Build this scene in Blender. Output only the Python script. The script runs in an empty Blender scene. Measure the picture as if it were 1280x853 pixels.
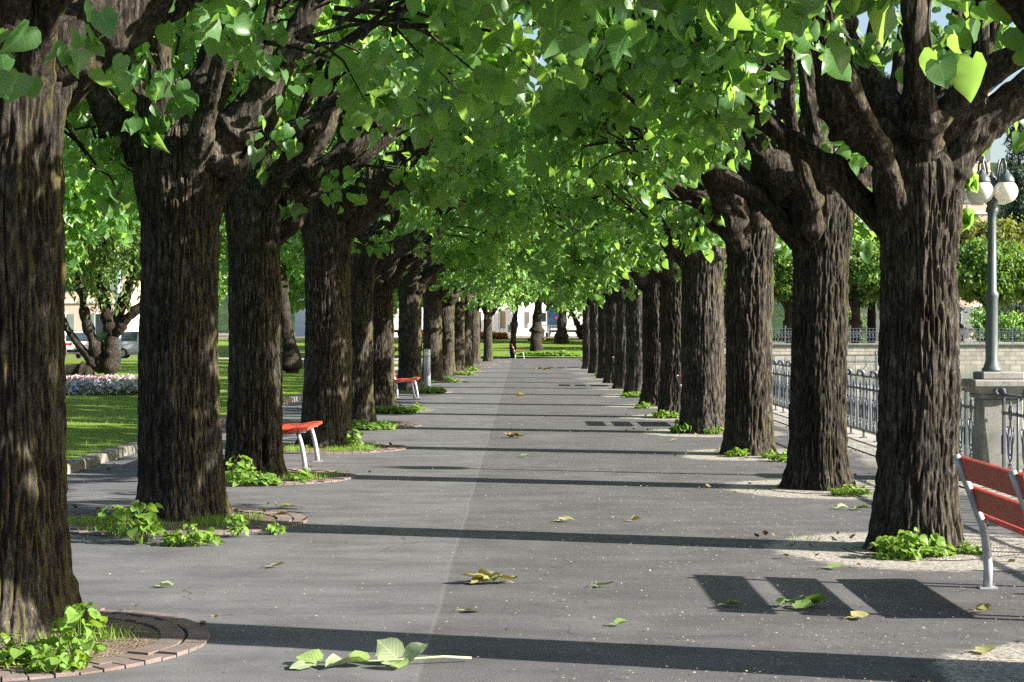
import bpy, math, random
import numpy as np
from mathutils import Vector, Matrix

random.seed(7)
RNG = np.random.default_rng(11)
scene = bpy.context.scene
COL = scene.collection
R = math.radians
SUN_EL, SUN_AZ = 26.0, 16.5          # elevation; degrees the sun stands towards the camera from +X

# ------------------------------------------------------------------ camera
F, VX, VY, CH = 2300.0, 650.0, 413.0, 1.6
cam_d = bpy.data.cameras.new('camera')
cam = bpy.data.objects.new('camera', cam_d); COL.objects.link(cam)
cam_d.sensor_width = 36.0
cam_d.lens = 36.0 * F / 1280.0
cam_d.clip_start = 0.1; cam_d.clip_end = 5000
cam.location = (0, 0, CH)
cam.rotation_euler = (R(90) - math.atan((426.5 - VY) / F), 0, math.atan((VX - 640) / F))
scene.camera = cam

def gp(px, py, z=0.0):
    """ground point seen at photo pixel"""
    d = F * (CH - z) / (py - VY)
    return ((px - VX) * d / F, d)

# ------------------------------------------------------------------ world + sun
w = bpy.data.worlds.new('World'); scene.world = w; w.use_nodes = True
nt = w.node_tree; nt.nodes.clear()
sky = nt.nodes.new('ShaderNodeTexSky'); sky.sky_type = 'NISHITA'; sky.sun_disc = False
sky.sun_elevation = R(SUN_EL); sky.sun_rotation = R(90 + SUN_AZ)
sky.air_density = 1.0; sky.dust_density = 2.0; sky.ozone_density = 1.0
bg = nt.nodes.new('ShaderNodeBackground'); bg.inputs['Strength'].default_value = 0.066
wo = nt.nodes.new('ShaderNodeOutputWorld')
nt.links.new(sky.outputs[0], bg.inputs[0]); nt.links.new(bg.outputs[0], wo.inputs[0])
sl = bpy.data.lights.new('sun', 'SUN'); sl.energy = 5.0; sl.angle = R(0.53); sl.color = (1.0, 0.945, 0.86)
so = bpy.data.objects.new('sun', sl); COL.objects.link(so)
sdir = Vector((math.cos(R(SUN_AZ)) * math.cos(R(SUN_EL)), -math.sin(R(SUN_AZ)) * math.cos(R(SUN_EL)), math.sin(R(SUN_EL))))
so.rotation_euler = sdir.to_track_quat('Z', 'Y').to_euler(); so.location = (30, -10, 30)
vs = scene.view_settings
vs.view_transform = 'Standard'; vs.look = 'None'; vs.exposure = 1.74; vs.gamma = 1.0
scene.render.engine = 'CYCLES'
cy = scene.cycles
cy.max_bounces = 7; cy.diffuse_bounces = 4; cy.glossy_bounces = 3; cy.transmission_bounces = 5; cy.transparent_max_bounces = 6
cy.caustics_reflective = False; cy.caustics_refractive = False
cy.use_denoising = False
scene.render.filter_size = 1.2
cy.sample_clamp_indirect = 8.0

# ------------------------------------------------------------------ materials
class NT:
    def __init__(s, name, rough=0.7, spec=0.3):
        s.m = bpy.data.materials.new(name); s.m.use_nodes = True
        s.t = s.m.node_tree; s.b = s.t.nodes['Principled BSDF']
        s.out = s.t.nodes['Material Output']
        s.b.inputs['Roughness'].default_value = rough
        s.b.inputs['Specular IOR Level'].default_value = spec
    def n(s, typ, **kw):
        nd = s.t.nodes.new('ShaderNode' + typ)
        for k, v in kw.items(): setattr(nd, k, v)
        return nd
    def l(s, a, b): s.t.links.new(a, b)
    def setin(s, sock, v):
        if hasattr(v, 'is_output'): s.l(v, sock)
        else: sock.default_value = v
    def coord(s, scale=(1, 1, 1), kind='Object'):
        c = s.n('TexCoord'); m = s.n('Mapping'); m.inputs['Scale'].default_value = scale
        s.l(c.outputs[kind], m.inputs['Vector']); return m.outputs[0]
    def noise(s, vec, scale, detail=4, rough=0.55):
        nd = s.n('TexNoise'); nd.inputs['Scale'].default_value = scale
        nd.inputs['Detail'].default_value = detail; nd.inputs['Roughness'].default_value = rough
        s.l(vec, nd.inputs['Vector']); return nd.outputs[0]
    def voro(s, vec, scale, out='Distance', feature='F1'):
        nd = s.n('TexVoronoi', feature=feature); nd.inputs['Scale'].default_value = scale
        s.l(vec, nd.inputs['Vector']); return nd.outputs[out]
    def ramp(s, fac, stops, interp='LINEAR'):
        nd = s.n('ValToRGB'); nd.color_ramp.interpolation = interp
        el = nd.color_ramp.elements
        while len(el) < len(stops): el.new(0.5)
        for e, (p, c) in zip(el, stops):
            e.position = p; e.color = (c, c, c, 1) if not hasattr(c, '__len__') else (*c, 1)
        s.l(fac, nd.inputs[0]); return nd.outputs[0]
    def mix(s, fac, a, b, blend='MIX'):
        nd = s.n('Mix', data_type='RGBA', blend_type=blend)
        s.setin(nd.inputs[0], fac)
        for i, v in ((6, a), (7, b)):
            if hasattr(v, 'is_output'): s.l(v, nd.inputs[i])
            else: nd.inputs[i].default_value = (*v, 1) if hasattr(v, '__len__') else (v, v, v, 1)
        return nd.outputs[2]
    def math(s, op, a, b=0.0, c=None):
        nd = s.n('Math', operation=op); s.setin(nd.inputs[0], a); s.setin(nd.inputs[1], b)
        if c is not None: s.setin(nd.inputs[2], c)
        return nd.outputs[0]
    def color(s, c):
        if hasattr(c, 'is_output'): s.l(c, s.b.inputs['Base Color'])
        else: s.b.inputs['Base Color'].default_value = (*c, 1)
    def bump(s, h, strength=0.5, dist=0.01):
        nd = s.n('Bump'); nd.inputs['Strength'].default_value = strength; nd.inputs['Distance'].default_value = dist
        s.l(h, nd.inputs['Height']); s.l(nd.outputs[0], s.b.inputs['Normal'])
        return nd.outputs[0]

def simple(name, c, rough=0.6, var=0.15, scale=8.0, metal=0.0, spec=0.3, bump=0.0, bscale=60):
    k = NT(name, rough, spec)
    v = k.coord()
    f = k.noise(v, scale, 5)
    a = tuple(x * (1 - var) for x in c); b = tuple(min(1, x * (1 + var)) for x in c)
    k.color(k.ramp(f, [(0.3, a), (0.7, b)]))
    k.b.inputs['Metallic'].default_value = metal
    if bump: k.bump(k.noise(v, bscale, 4), bump, 0.01)
    return k.m

M = {}
def mat_bark(name, tint=(1, 1, 1), moss=1.0):
    k = NT(name, 0.9, 0.15)
    v = k.coord((1, 1, 0.22))
    v2 = k.coord((1, 1, 0.40))
    v3 = k.coord((1, 1, 1))
    f = k.noise(v, 34, 8, 0.72)
    c0 = [(0.30, (0.011, 0.009, 0.008)), (0.48, (0.028, 0.0245, 0.0215)), (0.64, (0.105, 0.097, 0.088)), (0.79, (0.40, 0.385, 0.36))]
    c0 = [(p, tuple(a * b for a, b in zip(c, tint))) for p, c in c0]
    c = k.ramp(f, c0)
    grain = k.noise(v3, 90, 4, 0.7)
    c = k.mix(1.0, c, k.ramp(grain, [(0.3, 0.62), (0.7, 1.35)]), 'MULTIPLY')
    lich = k.ramp(k.noise(v2, 7, 8, 0.78), [(0.58, 0.0), (0.66, 1.0)])
    c = k.mix(k.math('MULTIPLY', lich, 0.38), c, (0.22, 0.215, 0.195))
    big = k.ramp(k.noise(v3, 1.7, 4), [(0.35, 0.62), (0.65, 1.25)])
    c = k.mix(1.0, c, big, 'MULTIPLY')
    oi = k.n('ObjectInfo'); c = k.mix(1.0, c, k.ramp(oi.outputs['Random'], [(0.0, (0.78, 0.75, 0.70)), (0.5, (1.05, 1.0, 0.92)), (1.0, (1.12, 1.13, 1.12))]), 'MULTIPLY')
    geo = k.n('NewGeometry'); sx = k.n('SeparateXYZ'); k.l(geo.outputs['Normal'], sx.inputs[0])
    side = k.ramp(sx.outputs[0], [(0.60, 0.0), (0.95, 1.0)])
    mo = k.math('MULTIPLY', side, k.ramp(k.noise(v2, 7, 6, 0.7), [(0.42, 0.0), (0.56, 1.0)]))
    c = k.mix(k.math('MULTIPLY', mo, 0.7 * moss), c, (0.115, 0.095, 0.02))
    k.color(c)
    rid = k.voro(k.coord((1, 1, 0.13)), 34, 'Distance')
    h = k.math('ADD', k.math('ADD', f, k.math('MULTIPLY', grain, 0.35)), k.math('MULTIPLY', rid, 0.6))
    k.bump(h, 1.0, 0.022)
    return k.m
M['bark'] = mat_bark('lime_bark')
M['limb'] = mat_bark('limb_bark', (1.05, 1.0, 0.95), 0.5)
M['bark_dark'] = mat_bark('ornamental_bark', (0.7, 0.65, 0.6), 0.0)

def mat_leaf(name, dark, light, trans, tfac=0.4, rough=0.42, spec=0.35):
    k = NT(name, rough, spec)
    at = k.n('Attribute'); at.attribute_name = 'tone'
    c = k.mix(at.outputs['Fac'], dark, light)
    gb = k.n('NewGeometry'); c = k.mix(k.math('MULTIPLY', gb.outputs['Backfacing'], 0.5), c, tuple(.55 * x + y for x, y in zip(light, (.05, .08, .045))))
    lc = k.n('Attribute'); lc.attribute_name = 'leafco'
    sp = k.n('SeparateXYZ'); k.l(lc.outputs['Vector'], sp.inputs[0])
    ax = k.math('ABSOLUTE', sp.outputs[0])
    mid = k.math('LESS_THAN', ax, 0.022)
    sv = k.math('LESS_THAN', k.math('FRACT', k.math('MULTIPLY', k.math('SUBTRACT', sp.outputs[1], k.math('MULTIPLY', ax, 0.9)), 6.0)), 0.13)
    vein = k.math('MULTIPLY', k.math('MAXIMUM', mid, sv), 0.38)
    c = k.mix(vein, c, tuple(min(1, x * 1.7 + .02) for x in light))
    k.color(c)
    tr = k.n('BsdfTranslucent')
    tc = k.mix(at.outputs['Fac'], tuple(x * 0.55 for x in trans), trans)
    k.l(tc, tr.inputs[0])
    mx = k.n('MixShader'); mx.inputs[0].default_value = tfac
    k.l(k.b.outputs[0], mx.inputs[1]); k.l(tr.outputs[0], mx.inputs[2])
    k.l(mx.outputs[0], k.out.inputs[0])
    return k.m
M['leaf'] = mat_leaf('lime_leaf', (0.022, 0.078, 0.024), (0.105, 0.225, 0.062), (0.47, 0.80, 0.12), 0.50, 0.36, 0.5)
M['leaf_far'] = mat_leaf('quay_leaf', (0.055, 0.125, 0.025), (0.11, 0.20, 0.03), (0.28, 0.48, 0.04), 0.4, 0.5)
M['leaf_yellow'] = mat_leaf('yellow_green_leaf', (0.10, 0.13, 0.025), (0.17, 0.18, 0.03), (0.34, 0.40, 0.05), 0.35, 0.5)
M['leaf_orn'] = mat_leaf('cherry_leaf', (0.07, 0.13, 0.03), (0.13, 0.21, 0.05), (0.32, 0.46, 0.08), 0.4, 0.45)
M['needle'] = mat_leaf('conifer_needle', (0.012, 0.03, 0.018), (0.03, 0.055, 0.028), (0.04, 0.09, 0.03), 0.15, 0.6)
M['weed'] = mat_leaf('sucker_leaf', (0.075, 0.19, 0.022), (0.20, 0.33, 0.045), (0.40, 0.60, 0.06), 0.42, 0.45)
M['dead'] = mat_leaf('dead_leaf', (0.13, 0.085, 0.04), (0.25, 0.17, 0.085), (0.22, 0.13, 0.05), 0.25, 0.7)
M['fall_y'] = mat_leaf('fallen_yellow_leaf', (0.30, 0.26, 0.09), (0.42, 0.38, 0.15), (0.40, 0.34, 0.05), 0.2, 0.6)
M['fall_g'] = mat_leaf('fallen_green_leaf', (0.10, 0.22, 0.03), (0.30, 0.40, 0.12), (0.30, 0.45, 0.05), 0.25, 0.5)
M['fall_p'] = mat_leaf('fallen_pale_leaf', (0.26, 0.34, 0.16), (0.40, 0.46, 0.26), (0.30, 0.40, 0.1), 0.2, 0.6)
M['grass'] = mat_leaf('grass_blade', (0.08, 0.16, 0.015), (0.17, 0.27, 0.03), (0.30, 0.46, 0.04), 0.35, 0.5)
M['silver'] = mat_leaf('silver_leaf', (0.30, 0.34, 0.37), (0.48, 0.52, 0.56), (0.3, 0.33, 0.3), 0.2, 0.7)
M['pink'] = mat_leaf('pink_petal', (0.50, 0.10, 0.20), (0.70, 0.42, 0.50), (0.5, 0.2, 0.3), 0.25, 0.6)
M['orange'] = mat_leaf('orange_petal', (0.62, 0.13, 0.02), (0.75, 0.24, 0.04), (0.6, 0.2, 0.03), 0.25, 0.6)

SEAM = -0.47
def mat_asphalt():
    k = NT('asphalt', 0.82, 0.35)
    v = k.coord()
    wob = k.noise(k.coord((1, 0.6, 1)), 0.9, 3)
    sx = k.n('SeparateXYZ'); k.l(v, sx.inputs[0])
    x = k.math('ADD', sx.outputs[0], k.math('MULTIPLY', k.math('SUBTRACT', wob, 0.5), 0.045))
    right = k.math('GREATER_THAN', x, SEAM)
    fine = k.noise(v, 120, 4, 0.8)
    mid = k.noise(v, 2.2, 5, 0.6)
    strk = k.noise(k.coord((0.8, 2.2, 1)), 1.1, 5, 0.65)
    la = k.ramp(fine, [(0.3, (0.078, 0.077, 0.080)), (0.7, (0.158, 0.156, 0.159))])
    ra = k.ramp(fine, [(0.32, (0.042, 0.041, 0.043)), (0.55, (0.098, 0.096, 0.097)), (0.75, (0.25, 0.247, 0.25))])
    c = k.mix(right, la, ra)
    c = k.mix(1.0, c, k.ramp(mid, [(0.3, 0.84), (0.7, 1.13)]), 'MULTIPLY')
    c = k.mix(1.0, c, k.ramp(strk, [(0.38, 0.80), (0.60, 1.06)]), 'MULTIPLY')
    st1 = k.ramp(k.noise(k.coord((0.55, 1.6, 1)), 1.7, 7, 0.72), [(0.50, 0.0), (0.62, 1.0)])
    c = k.mix(k.math('MULTIPLY', st1, 0.38), c, (0.055, 0.054, 0.056))
    st2 = k.ramp(k.noise(k.coord((1.0, 0.35, 1)), 0.8, 6, 0.7), [(0.52, 0.0), (0.66, 1.0)])
    c = k.mix(k.math('MULTIPLY', st2, 0.22), c, (0.20, 0.195, 0.19))
    crv = k.n('TexVoronoi', feature='DISTANCE_TO_EDGE'); crv.inputs['Scale'].default_value = 0.55
    wv = k.n('Vector' + 'Math', operation='ADD'); nz_ = k.n('TexNoise'); nz_.inputs['Scale'].default_value = 3.0; nz_.inputs['Detail'].default_value = 6; k.l(v, nz_.inputs['Vector'])
    sc_ = k.n('VectorMath', operation='SCALE'); sc_.inputs['Scale'].default_value = 0.45; k.l(nz_.outputs['Color'], sc_.inputs[0])
    k.l(v, wv.inputs[0]); k.l(sc_.outputs[0], wv.inputs[1]); k.l(wv.outputs[0], crv.inputs['Vector'])
    crk = k.math('MULTIPLY', k.math('LESS_THAN', crv.outputs['Distance'], 0.0035), k.ramp(k.noise(v, 0.5, 2), [(0.52, 0.0), (0.56, 0.55)]))
    c = k.mix(crk, c, (0.03, 0.03, 0.03))
    # pale grit scattered on the lake side
    cell = k.voro(v, 62, 'Distance'); cc = k.voro(v, 62, 'Color')
    grit = k.math('MULTIPLY', k.math('LESS_THAN', cell, 0.17), k.math('GREATER_THAN', k.math('ADD', cc, 0.0), 0.58))
    amt = k.math('MULTIPLY', grit, k.ramp(k.math('ADD', k.math('MULTIPLY', sx.outputs[0], 0.18), k.math('MULTIPLY', k.noise(v, 0.7, 4, 0.7), 0.9)), [(0.45, 0.03), (0.95, 0.6)]))
    c = k.mix(amt, c, (0.36, 0.33, 0.28))
    ga = k.n('Attribute'); ga.attribute_name = 'gravel'
    gm = k.math('ADD', ga.outputs['Fac'], k.math('MULTIPLY', k.math('SUBTRACT', k.noise(v, 9, 6, 0.75), 0.5), 0.9))
    gm = k.ramp(gm, [(0.42, 0.0), (0.62, 0.92)])
    gm = k.math('MULTIPLY', gm, k.ramp(ga.outputs['Fac'], [(0.02, 0.0), (0.12, 1.0)]))
    gv = k.n('TexVoronoi'); gv.inputs['Scale'].default_value = 60; k.l(v, gv.inputs['Vector'])
    gs = k.n('SeparateXYZ'); k.l(gv.outputs['Color'], gs.inputs[0])
    gc = k.ramp(gs.outputs[0], [(0.0, (0.15, 0.135, 0.11)), (0.5, (0.29, 0.265, 0.225)), (1.0, (0.46, 0.43, 0.38))])
    c = k.mix(gm, c, gc)
    # seam between the two lifts of asphalt
    sm = k.math('LESS_THAN', k.math('ABSOLUTE', k.math('SUBTRACT', x, SEAM)), 0.012)
    c = k.mix(k.math('MULTIPLY', sm, 0.28), c, (0.17, 0.165, 0.16))
    k.color(c)
    k.bump(k.math('ADD', fine, k.math('MULTIPLY', grit, 0.6)), 0.55, 0.006)
    return k.m
M['asphalt'] = mat_asphalt()
def mat_gravel(name, a, b, c_):
    k = NT(name, 0.95, 0.2)
    v = k.coord()
    ce = k.n('TexVoronoi'); ce.inputs['Scale'].default_value = 55; k.l(v, ce.inputs['Vector'])
    g = k.n('SeparateXYZ'); k.l(ce.outputs['Color'], g.inputs[0])
    col = k.ramp(g.outputs[0], [(0.0, a), (0.5, b), (1.0, c_)])
    col = k.mix(1.0, col, k.ramp(k.noise(v, 2.5, 5), [(0.3, 0.75), (0.7, 1.15)]), 'MULTIPLY')
    k.color(col)
    k.bump(k.math('ADD', k.math('MULTIPLY', ce.outputs['Distance'], -1.0), k.noise(v, 18, 4)), 0.8, 0.012)
    return k.m
M['gravel'] = mat_gravel('pale_gravel', (0.15, 0.135, 0.11), (0.29, 0.265, 0.225), (0.46, 0.43, 0.38))
M['soil'] = mat_gravel('pit_soil', (0.09, 0.065, 0.045), (0.16, 0.12, 0.085), (0.27, 0.20, 0.15))
M['earth'] = mat_gravel('bare_earth', (0.14, 0.12, 0.095), (0.22, 0.195, 0.16), (0.30, 0.27, 0.22))
def mat_lawn():
    k = NT('lawn_grass', 0.9, 0.1)
    v = k.coord()
    f = k.noise(v, 40, 5, 0.7); g = k.noise(v, 0.6, 5)
    c = k.ramp(f, [(0.3, (0.085, 0.15, 0.02)), (0.7, (0.19, 0.27, 0.045))])
    c = k.mix(1.0, c, k.ramp(g, [(0.3, 0.75), (0.7, 1.2)]), 'MULTIPLY')
    k.color(c); k.bump(f, 0.8, 0.03)
    return k.m
M['lawn'] = mat_lawn()
def mat_stone(name, base, mossy=0.0, sp=140):
    k = NT(name, 0.85, 0.25)
    v = k.coord()
    f = k.noise(v, sp, 3, 0.7)
    c = k.ramp(f, [(0.3, tuple(x * 0.62 for x in base)), (0.55, base), (0.75, tuple(min(1, x * 1.35) for x in base))])
    c = k.mix(1.0, c, k.ramp(k.noise(v, 3, 6, 0.65), [(0.3, 0.7), (0.7, 1.15)]), 'MULTIPLY')
    if mossy:
        c = k.mix(k.math('MULTIPLY', k.ramp(k.noise(v, 4, 6, 0.7), [(0.5, 0.0), (0.62, 1.0)]), mossy), c, (0.09, 0.10, 0.045))
    k.color(c); k.bump(f, 0.5, 0.006)
    return k.m
M['granite'] = mat_stone('granite', (0.30, 0.29, 0.27), 0.45)
M['kerb'] = mat_stone('kerb_stone', (0.23, 0.215, 0.19), 0.5)
M['sett'] = mat_stone('porphyry_sett', (0.20, 0.155, 0.14), 0.25)
M['paving'] = mat_stone('pale_paving', (0.36, 0.34, 0.31), 0.1)
def mat_wall(name, cols, scale, mortar, rowh=0.28, bw=0.7):
    k = NT(name, 0.9, 0.2)
    c = k.n('TexCoord'); s = k.n('SeparateXYZ'); k.l(c.outputs['Object'], s.inputs[0])
    cb = k.n('CombineXYZ'); k.l(k.math('ADD', s.outputs[0], s.outputs[1]), cb.inputs[0]); k.l(s.outputs[2], cb.inputs[1])
    b = k.n('TexBrick'); k.l(cb.outputs[0], b.inputs['Vector'])
    b.inputs['Color1'].default_value = (*cols[0], 1); b.inputs['Color2'].default_value = (*cols[1], 1); b.inputs['Mortar'].default_value = (*mortar, 1)
    b.inputs['Scale'].default_value = scale; b.inputs['Row Height'].default_value = rowh; b.inputs['Brick Width'].default_value = bw
    b.inputs['Mortar Size'].default_value = 0.02
    n = k.noise(c.outputs['Object'], 2.0, 6, 0.7)
    k.color(k.mix(1.0, b.outputs[0], k.ramp(n, [(0.3, 0.65), (0.7, 1.15)]), 'MULTIPLY'))
    k.bump(b.outputs['Fac'], -0.5, 0.03)
    return k.m
M['quaywall'] = mat_wall('quay_masonry', ((0.46, 0.42, 0.35), (0.34, 0.31, 0.26)), 1.0, (0.22, 0.2, 0.17))
M['iron'] = simple('blue_grey_iron', (0.085, 0.10, 0.122), 0.45, 0.2, 12, 0.0, 0.5)
M['lampgreen'] = simple('grey_green_paint', (0.075, 0.095, 0.092), 0.4, 0.15, 10, 0.0, 0.5)
M['steel'] = simple('galvanised_steel', (0.42, 0.44, 0.47), 0.42, 0.12, 14, 0.35, 0.5)
M['bluepole'] = simple('blue_grey_pole', (0.30, 0.40, 0.50), 0.4, 0.1, 6, 0.1, 0.5)
def mat_redwood():
    k = NT('red_painted_wood', 0.5, 0.4)
    v = k.coord((6, 1, 6)); f = k.noise(v, 8, 6, 0.65)
    c = k.ramp(f, [(0.25, (0.30, 0.035, 0.02)), (0.6, (0.46, 0.062, 0.032)), (0.82, (0.50, 0.13, 0.075))])
    wr = k.ramp(k.noise(k.coord((10, 1.5, 10)), 5, 6, 0.75), [(0.66, 0.0), (0.74, 0.7)])
    k.color(k.mix(wr, c, (0.30, 0.17, 0.11))); k.bump(f, 0.25, 0.004)
    return k.m
M['red'] = mat_redwood()
def mat_glass_globe():
    k = NT('opal_globe', 0.25, 0.5)
    k.color((0.86, 0.83, 0.74)); k.b.inputs['Subsurface Weight'].default_value = 0.0
    tr = k.n('BsdfTranslucent'); tr.inputs[0].default_value = (0.9, 0.86, 0.76, 1)
    mx = k.n('MixShader'); mx.inputs[0].default_value = 0.35
    k.l(k.b.outputs[0], mx.inputs[1]); k.l(tr.outputs[0], mx.inputs[2]); k.l(mx.outputs[0], k.out.inputs[0])
    return k.m
M['globe'] = mat_glass_globe()
def mat_water():
    k = NT('lake_water', 0.08, 0.5)
    k.color((0.10, 0.16, 0.12))
    v = k.coord((1, 1, 1))
    k.bump(k.math('ADD', k.noise(v, 3.0, 4), k.math('MULTIPLY', k.noise(k.coord((1, 0.4, 1)), 0.8, 3), 1.5)), 0.35, 0.06)
    return k.m
M['water'] = mat_water()
M['white'] = simple('white_paint', (0.74, 0.74, 0.73), 0.45, 0.05, 3, 0, 0.4)
M['silverpaint'] = simple('silver_car_paint', (0.55, 0.57, 0.60), 0.3, 0.05, 3, 0.3, 0.5)
M['glass'] = simple('dark_window_glass', (0.03, 0.04, 0.05), 0.06, 0.2, 2, 0, 0.6)
M['rubber'] = simple('rubber', (0.02, 0.02, 0.02), 0.8, 0.2)
M['redlamp'] = simple('red_lamp_lens', (0.55, 0.04, 0.02), 0.2, 0.1)
M['plaster_w'] = simple('white_plaster', (0.72, 0.70, 0.66), 0.9, 0.07, 0.6, 0, 0.1)
M['plaster_p'] = simple('pink_plaster', (0.62, 0.46, 0.37), 0.9, 0.1, 0.6, 0, 0.1)
M['roof'] = simple('roof_tile', (0.32, 0.15, 0.09), 0.9, 0.25, 3, 0, 0.1)
M['shutter'] = simple('grey_shutter', (0.20, 0.23, 0.22), 0.7, 0.15)
M['poster'] = simple('blue_board', (0.03, 0.06, 0.12), 0.5, 0.6, 1.4)
M['awning'] = simple('red_awning', (0.55, 0.05, 0.04), 0.8, 0.12)
M['blue'] = simple('blue_panel', (0.03, 0.11, 0.36), 0.5, 0.12)
M['sign_w'] = simple('white_sign', (0.75, 0.75, 0.74), 0.5, 0.04)
def mat_hill():
    k = NT('wooded_hill', 0.95, 0.05)
    v = k.coord(); f = k.noise(v, 0.09, 8, 0.7)
    k.color(k.ramp(f, [(0.3, (0.02, 0.04, 0.022)), (0.7, (0.06, 0.10, 0.04))])); k.bump(f, 1.0, 6.0)
    return k.m
M['hill'] = mat_hill()
M['litter'] = simple('dry_bract_litter', (0.31, 0.27, 0.20), 0.9, 0.35, 30)

# ------------------------------------------------------------------ object helpers
def tag(o, label=None, cat=None, group=None, kind=None):
    if label: o['label'] = label
    if cat: o['category'] = cat
    if group: o['group'] = group
    if kind: o['kind'] = kind
    return o
def thing(name, label, cat, loc=(0, 0, 0), rz=0.0, group=None):
    o = bpy.data.objects.new(name, None); COL.objects.link(o)
    o.empty_display_size = 0.2
    o.location = loc; o.rotation_euler = (0, 0, rz)
    return tag(o, label, cat, group)
def link_mesh(name, me, parent=None, loc=None):
    o = bpy.data.objects.new(name, me); COL.objects.link(o)
    if parent: o.parent = parent
    if loc is not None: o.location = loc
    return o
def copy_tree(root, loc, rz, label, group=None, scale=1.0):
    r = root.copy(); COL.objects.link(r); r.location = loc; r.rotation_euler = (0, 0, rz)
    r.scale = (scale,) * 3
    r['label'] = label
    if group: r['group'] = group
    def rec(src, dst):
        for ch in list(src.children):
            c = ch.copy(); COL.objects.link(c); c.parent = dst; rec(ch, c)
    rec(root, r)
    return r

class MB:
    def __init__(s): s.v = []; s.f = []; s.mi = []; s.cur = 0; s.sm = []; s.smooth = False
    def add(s, vs, fs):
        b = len(s.v); s.v.extend([tuple(p) for p in vs])
        for f in fs: s.f.append(tuple(b + i for i in f)); s.mi.append(s.cur); s.sm.append(s.smooth)
    def box(s, c, d, rz=0.0, taper=1.0, bevel=0.0):
        cx, cy_, cz = c; hx, hy, hz = d[0] / 2, d[1] / 2, d[2] / 2
        if bevel:
            b = min(bevel, hx * .9, hy * .9, hz * .9)
            lv = [(-hz, b), (-hz + b, 0), (hz - b, 0), (hz, b)]
            pts = []
            for z, ins in lv:
                t = taper if z > 0 else 1.0
                X, Y = (hx - ins) * t, (hy - ins) * t; k = b if ins == 0 else b * .5
                pts.append([(-X + k, -Y, z), (X - k, -Y, z), (X, -Y + k, z), (X, Y - k, z), (X - k, Y, z), (-X + k, Y, z), (-X, Y - k, z), (-X, -Y + k, z)])
            vs = [p for r_ in pts for p in r_]; fs = [tuple(reversed(range(8))), tuple(range(24, 32))]
            for i in range(3):
                for j in range(8):
                    a = i * 8 + j; a2 = i * 8 + (j + 1) % 8
                    fs.append((a, a2, a2 + 8, a + 8))
        else:
            vs = [(-hx, -hy, -hz), (hx, -hy, -hz), (hx, hy, -hz), (-hx, hy, -hz)] + [(x * taper, y * taper, hz) for x, y in ((-hx, -hy), (hx, -hy), (hx, hy), (-hx, hy))]
            fs = [(3, 2, 1, 0), (4, 5, 6, 7), (0, 1, 5, 4), (1, 2, 6, 5), (2, 3, 7, 6), (3, 0, 4, 7)]
        ca, sa = math.cos(rz), math.sin(rz)
        s.add([(cx + x * ca - y * sa, cy_ + x * sa + y * ca, cz + z) for x, y, z in vs], fs)
    def tube(s, pts, rad, n=8, cap=True, squash=1.0, rough=0.0):
        pts = [Vector(p) for p in pts]
        if not hasattr(rad, '__len__'): rad = [rad] * len(pts)
        vs = []; up = None
        for i, p in enumerate(pts):
            t = (pts[min(i + 1, len(pts) - 1)] - pts[max(i - 1, 0)]).normalized()
            if up is None:
                up = Vector((0, 0, 1)) if abs(t.z) < .9 else Vector((0, 1, 0))
            a = t.cross(up)
            if a.length < 1e-5: a = t.cross(Vector((1, 0, 0)))
            a.normalize(); b = a.cross(t).normalized(); up = b
            for j in range(n):
                an = 2 * math.pi * j / n
                k = rad[i] * (1 + (random.uniform(-rough, rough) if rough else 0))
                vs.append(p + a * math.cos(an) * k + b * math.sin(an) * k * squash)
        fs = []
        for i in range(len(pts) - 1):
            for j in range(n):
                j2 = (j + 1) % n
                fs.append((i * n + j, i * n + j2, (i + 1) * n + j2, (i + 1) * n + j))
        if cap: fs.append(tuple(reversed(range(n)))); fs.append(tuple((len(pts) - 1) * n + j for j in range(n)))
        s.add(vs, fs)
    def lathe(s, prof, c=(0, 0, 0), n=20, axis='z'):
        vs = []
        for r_, z in prof:
            for j in range(n):
                a = 2 * math.pi * j / n
                x, y = r_ * math.cos(a), r_ * math.sin(a)
                p = (x, y, z) if axis == 'z' else ((z, x, y) if axis == 'x' else (x, z, y))
                vs.append((c[0] + p[0], c[1] + p[1], c[2] + p[2]))
        fs = []
        for i in range(len(prof) - 1):
            for j in range(n):
                j2 = (j + 1) % n
                fs.append((i * n + j, i * n + j2, (i + 1) * n + j2, (i + 1) * n + j))
        fs.append(tuple(reversed(range(n)))); fs.append(tuple((len(prof) - 1) * n + j for j in range(n)))
        s.add(vs, fs)
    def prism(s, poly, y0, y1, plane='xz', off=(0, 0, 0)):
        n = len(poly); vs = []
        for y in (y0, y1):
            for a, b in poly:
                p = (a, y, b) if plane == 'xz' else ((y, a, b) if plane == 'yz' else (a, b, y))
                vs.append((p[0] + off[0], p[1] + off[1], p[2] + off[2]))
        fs = [tuple(range(n)), tuple(reversed(range(n, 2 * n)))]
        for i in range(n): j = (i + 1) % n; fs.append((i, i + n, j + n, j))
        s.add(vs, fs)
    def ring(s, c, a, b, r, axis='x', n=16, m=6):
        pts = [(0, 0)] * n
        vs = []; fs = []
        for i in range(n):
            t = 2 * math.pi * i / n; ct, st = math.cos(t), math.sin(t)
            for j in range(m):
                q = 2 * math.pi * j / m; rr = r * math.cos(q); h = r * math.sin(q)
                u, w_ = (a + rr) * ct, (b + rr) * st
                vs.append((c[0] + h, c[1] + u, c[2] + w_) if axis == 'x' else (c[0] + u, c[1] + h, c[2] + w_))
        for i in range(n):
            for j in range(m):
                i2, j2 = (i + 1) % n, (j + 1) % m
                fs.append((i * m + j, i2 * m + j, i2 * m + j2, i * m + j2))
        s.add(vs, fs)
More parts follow.
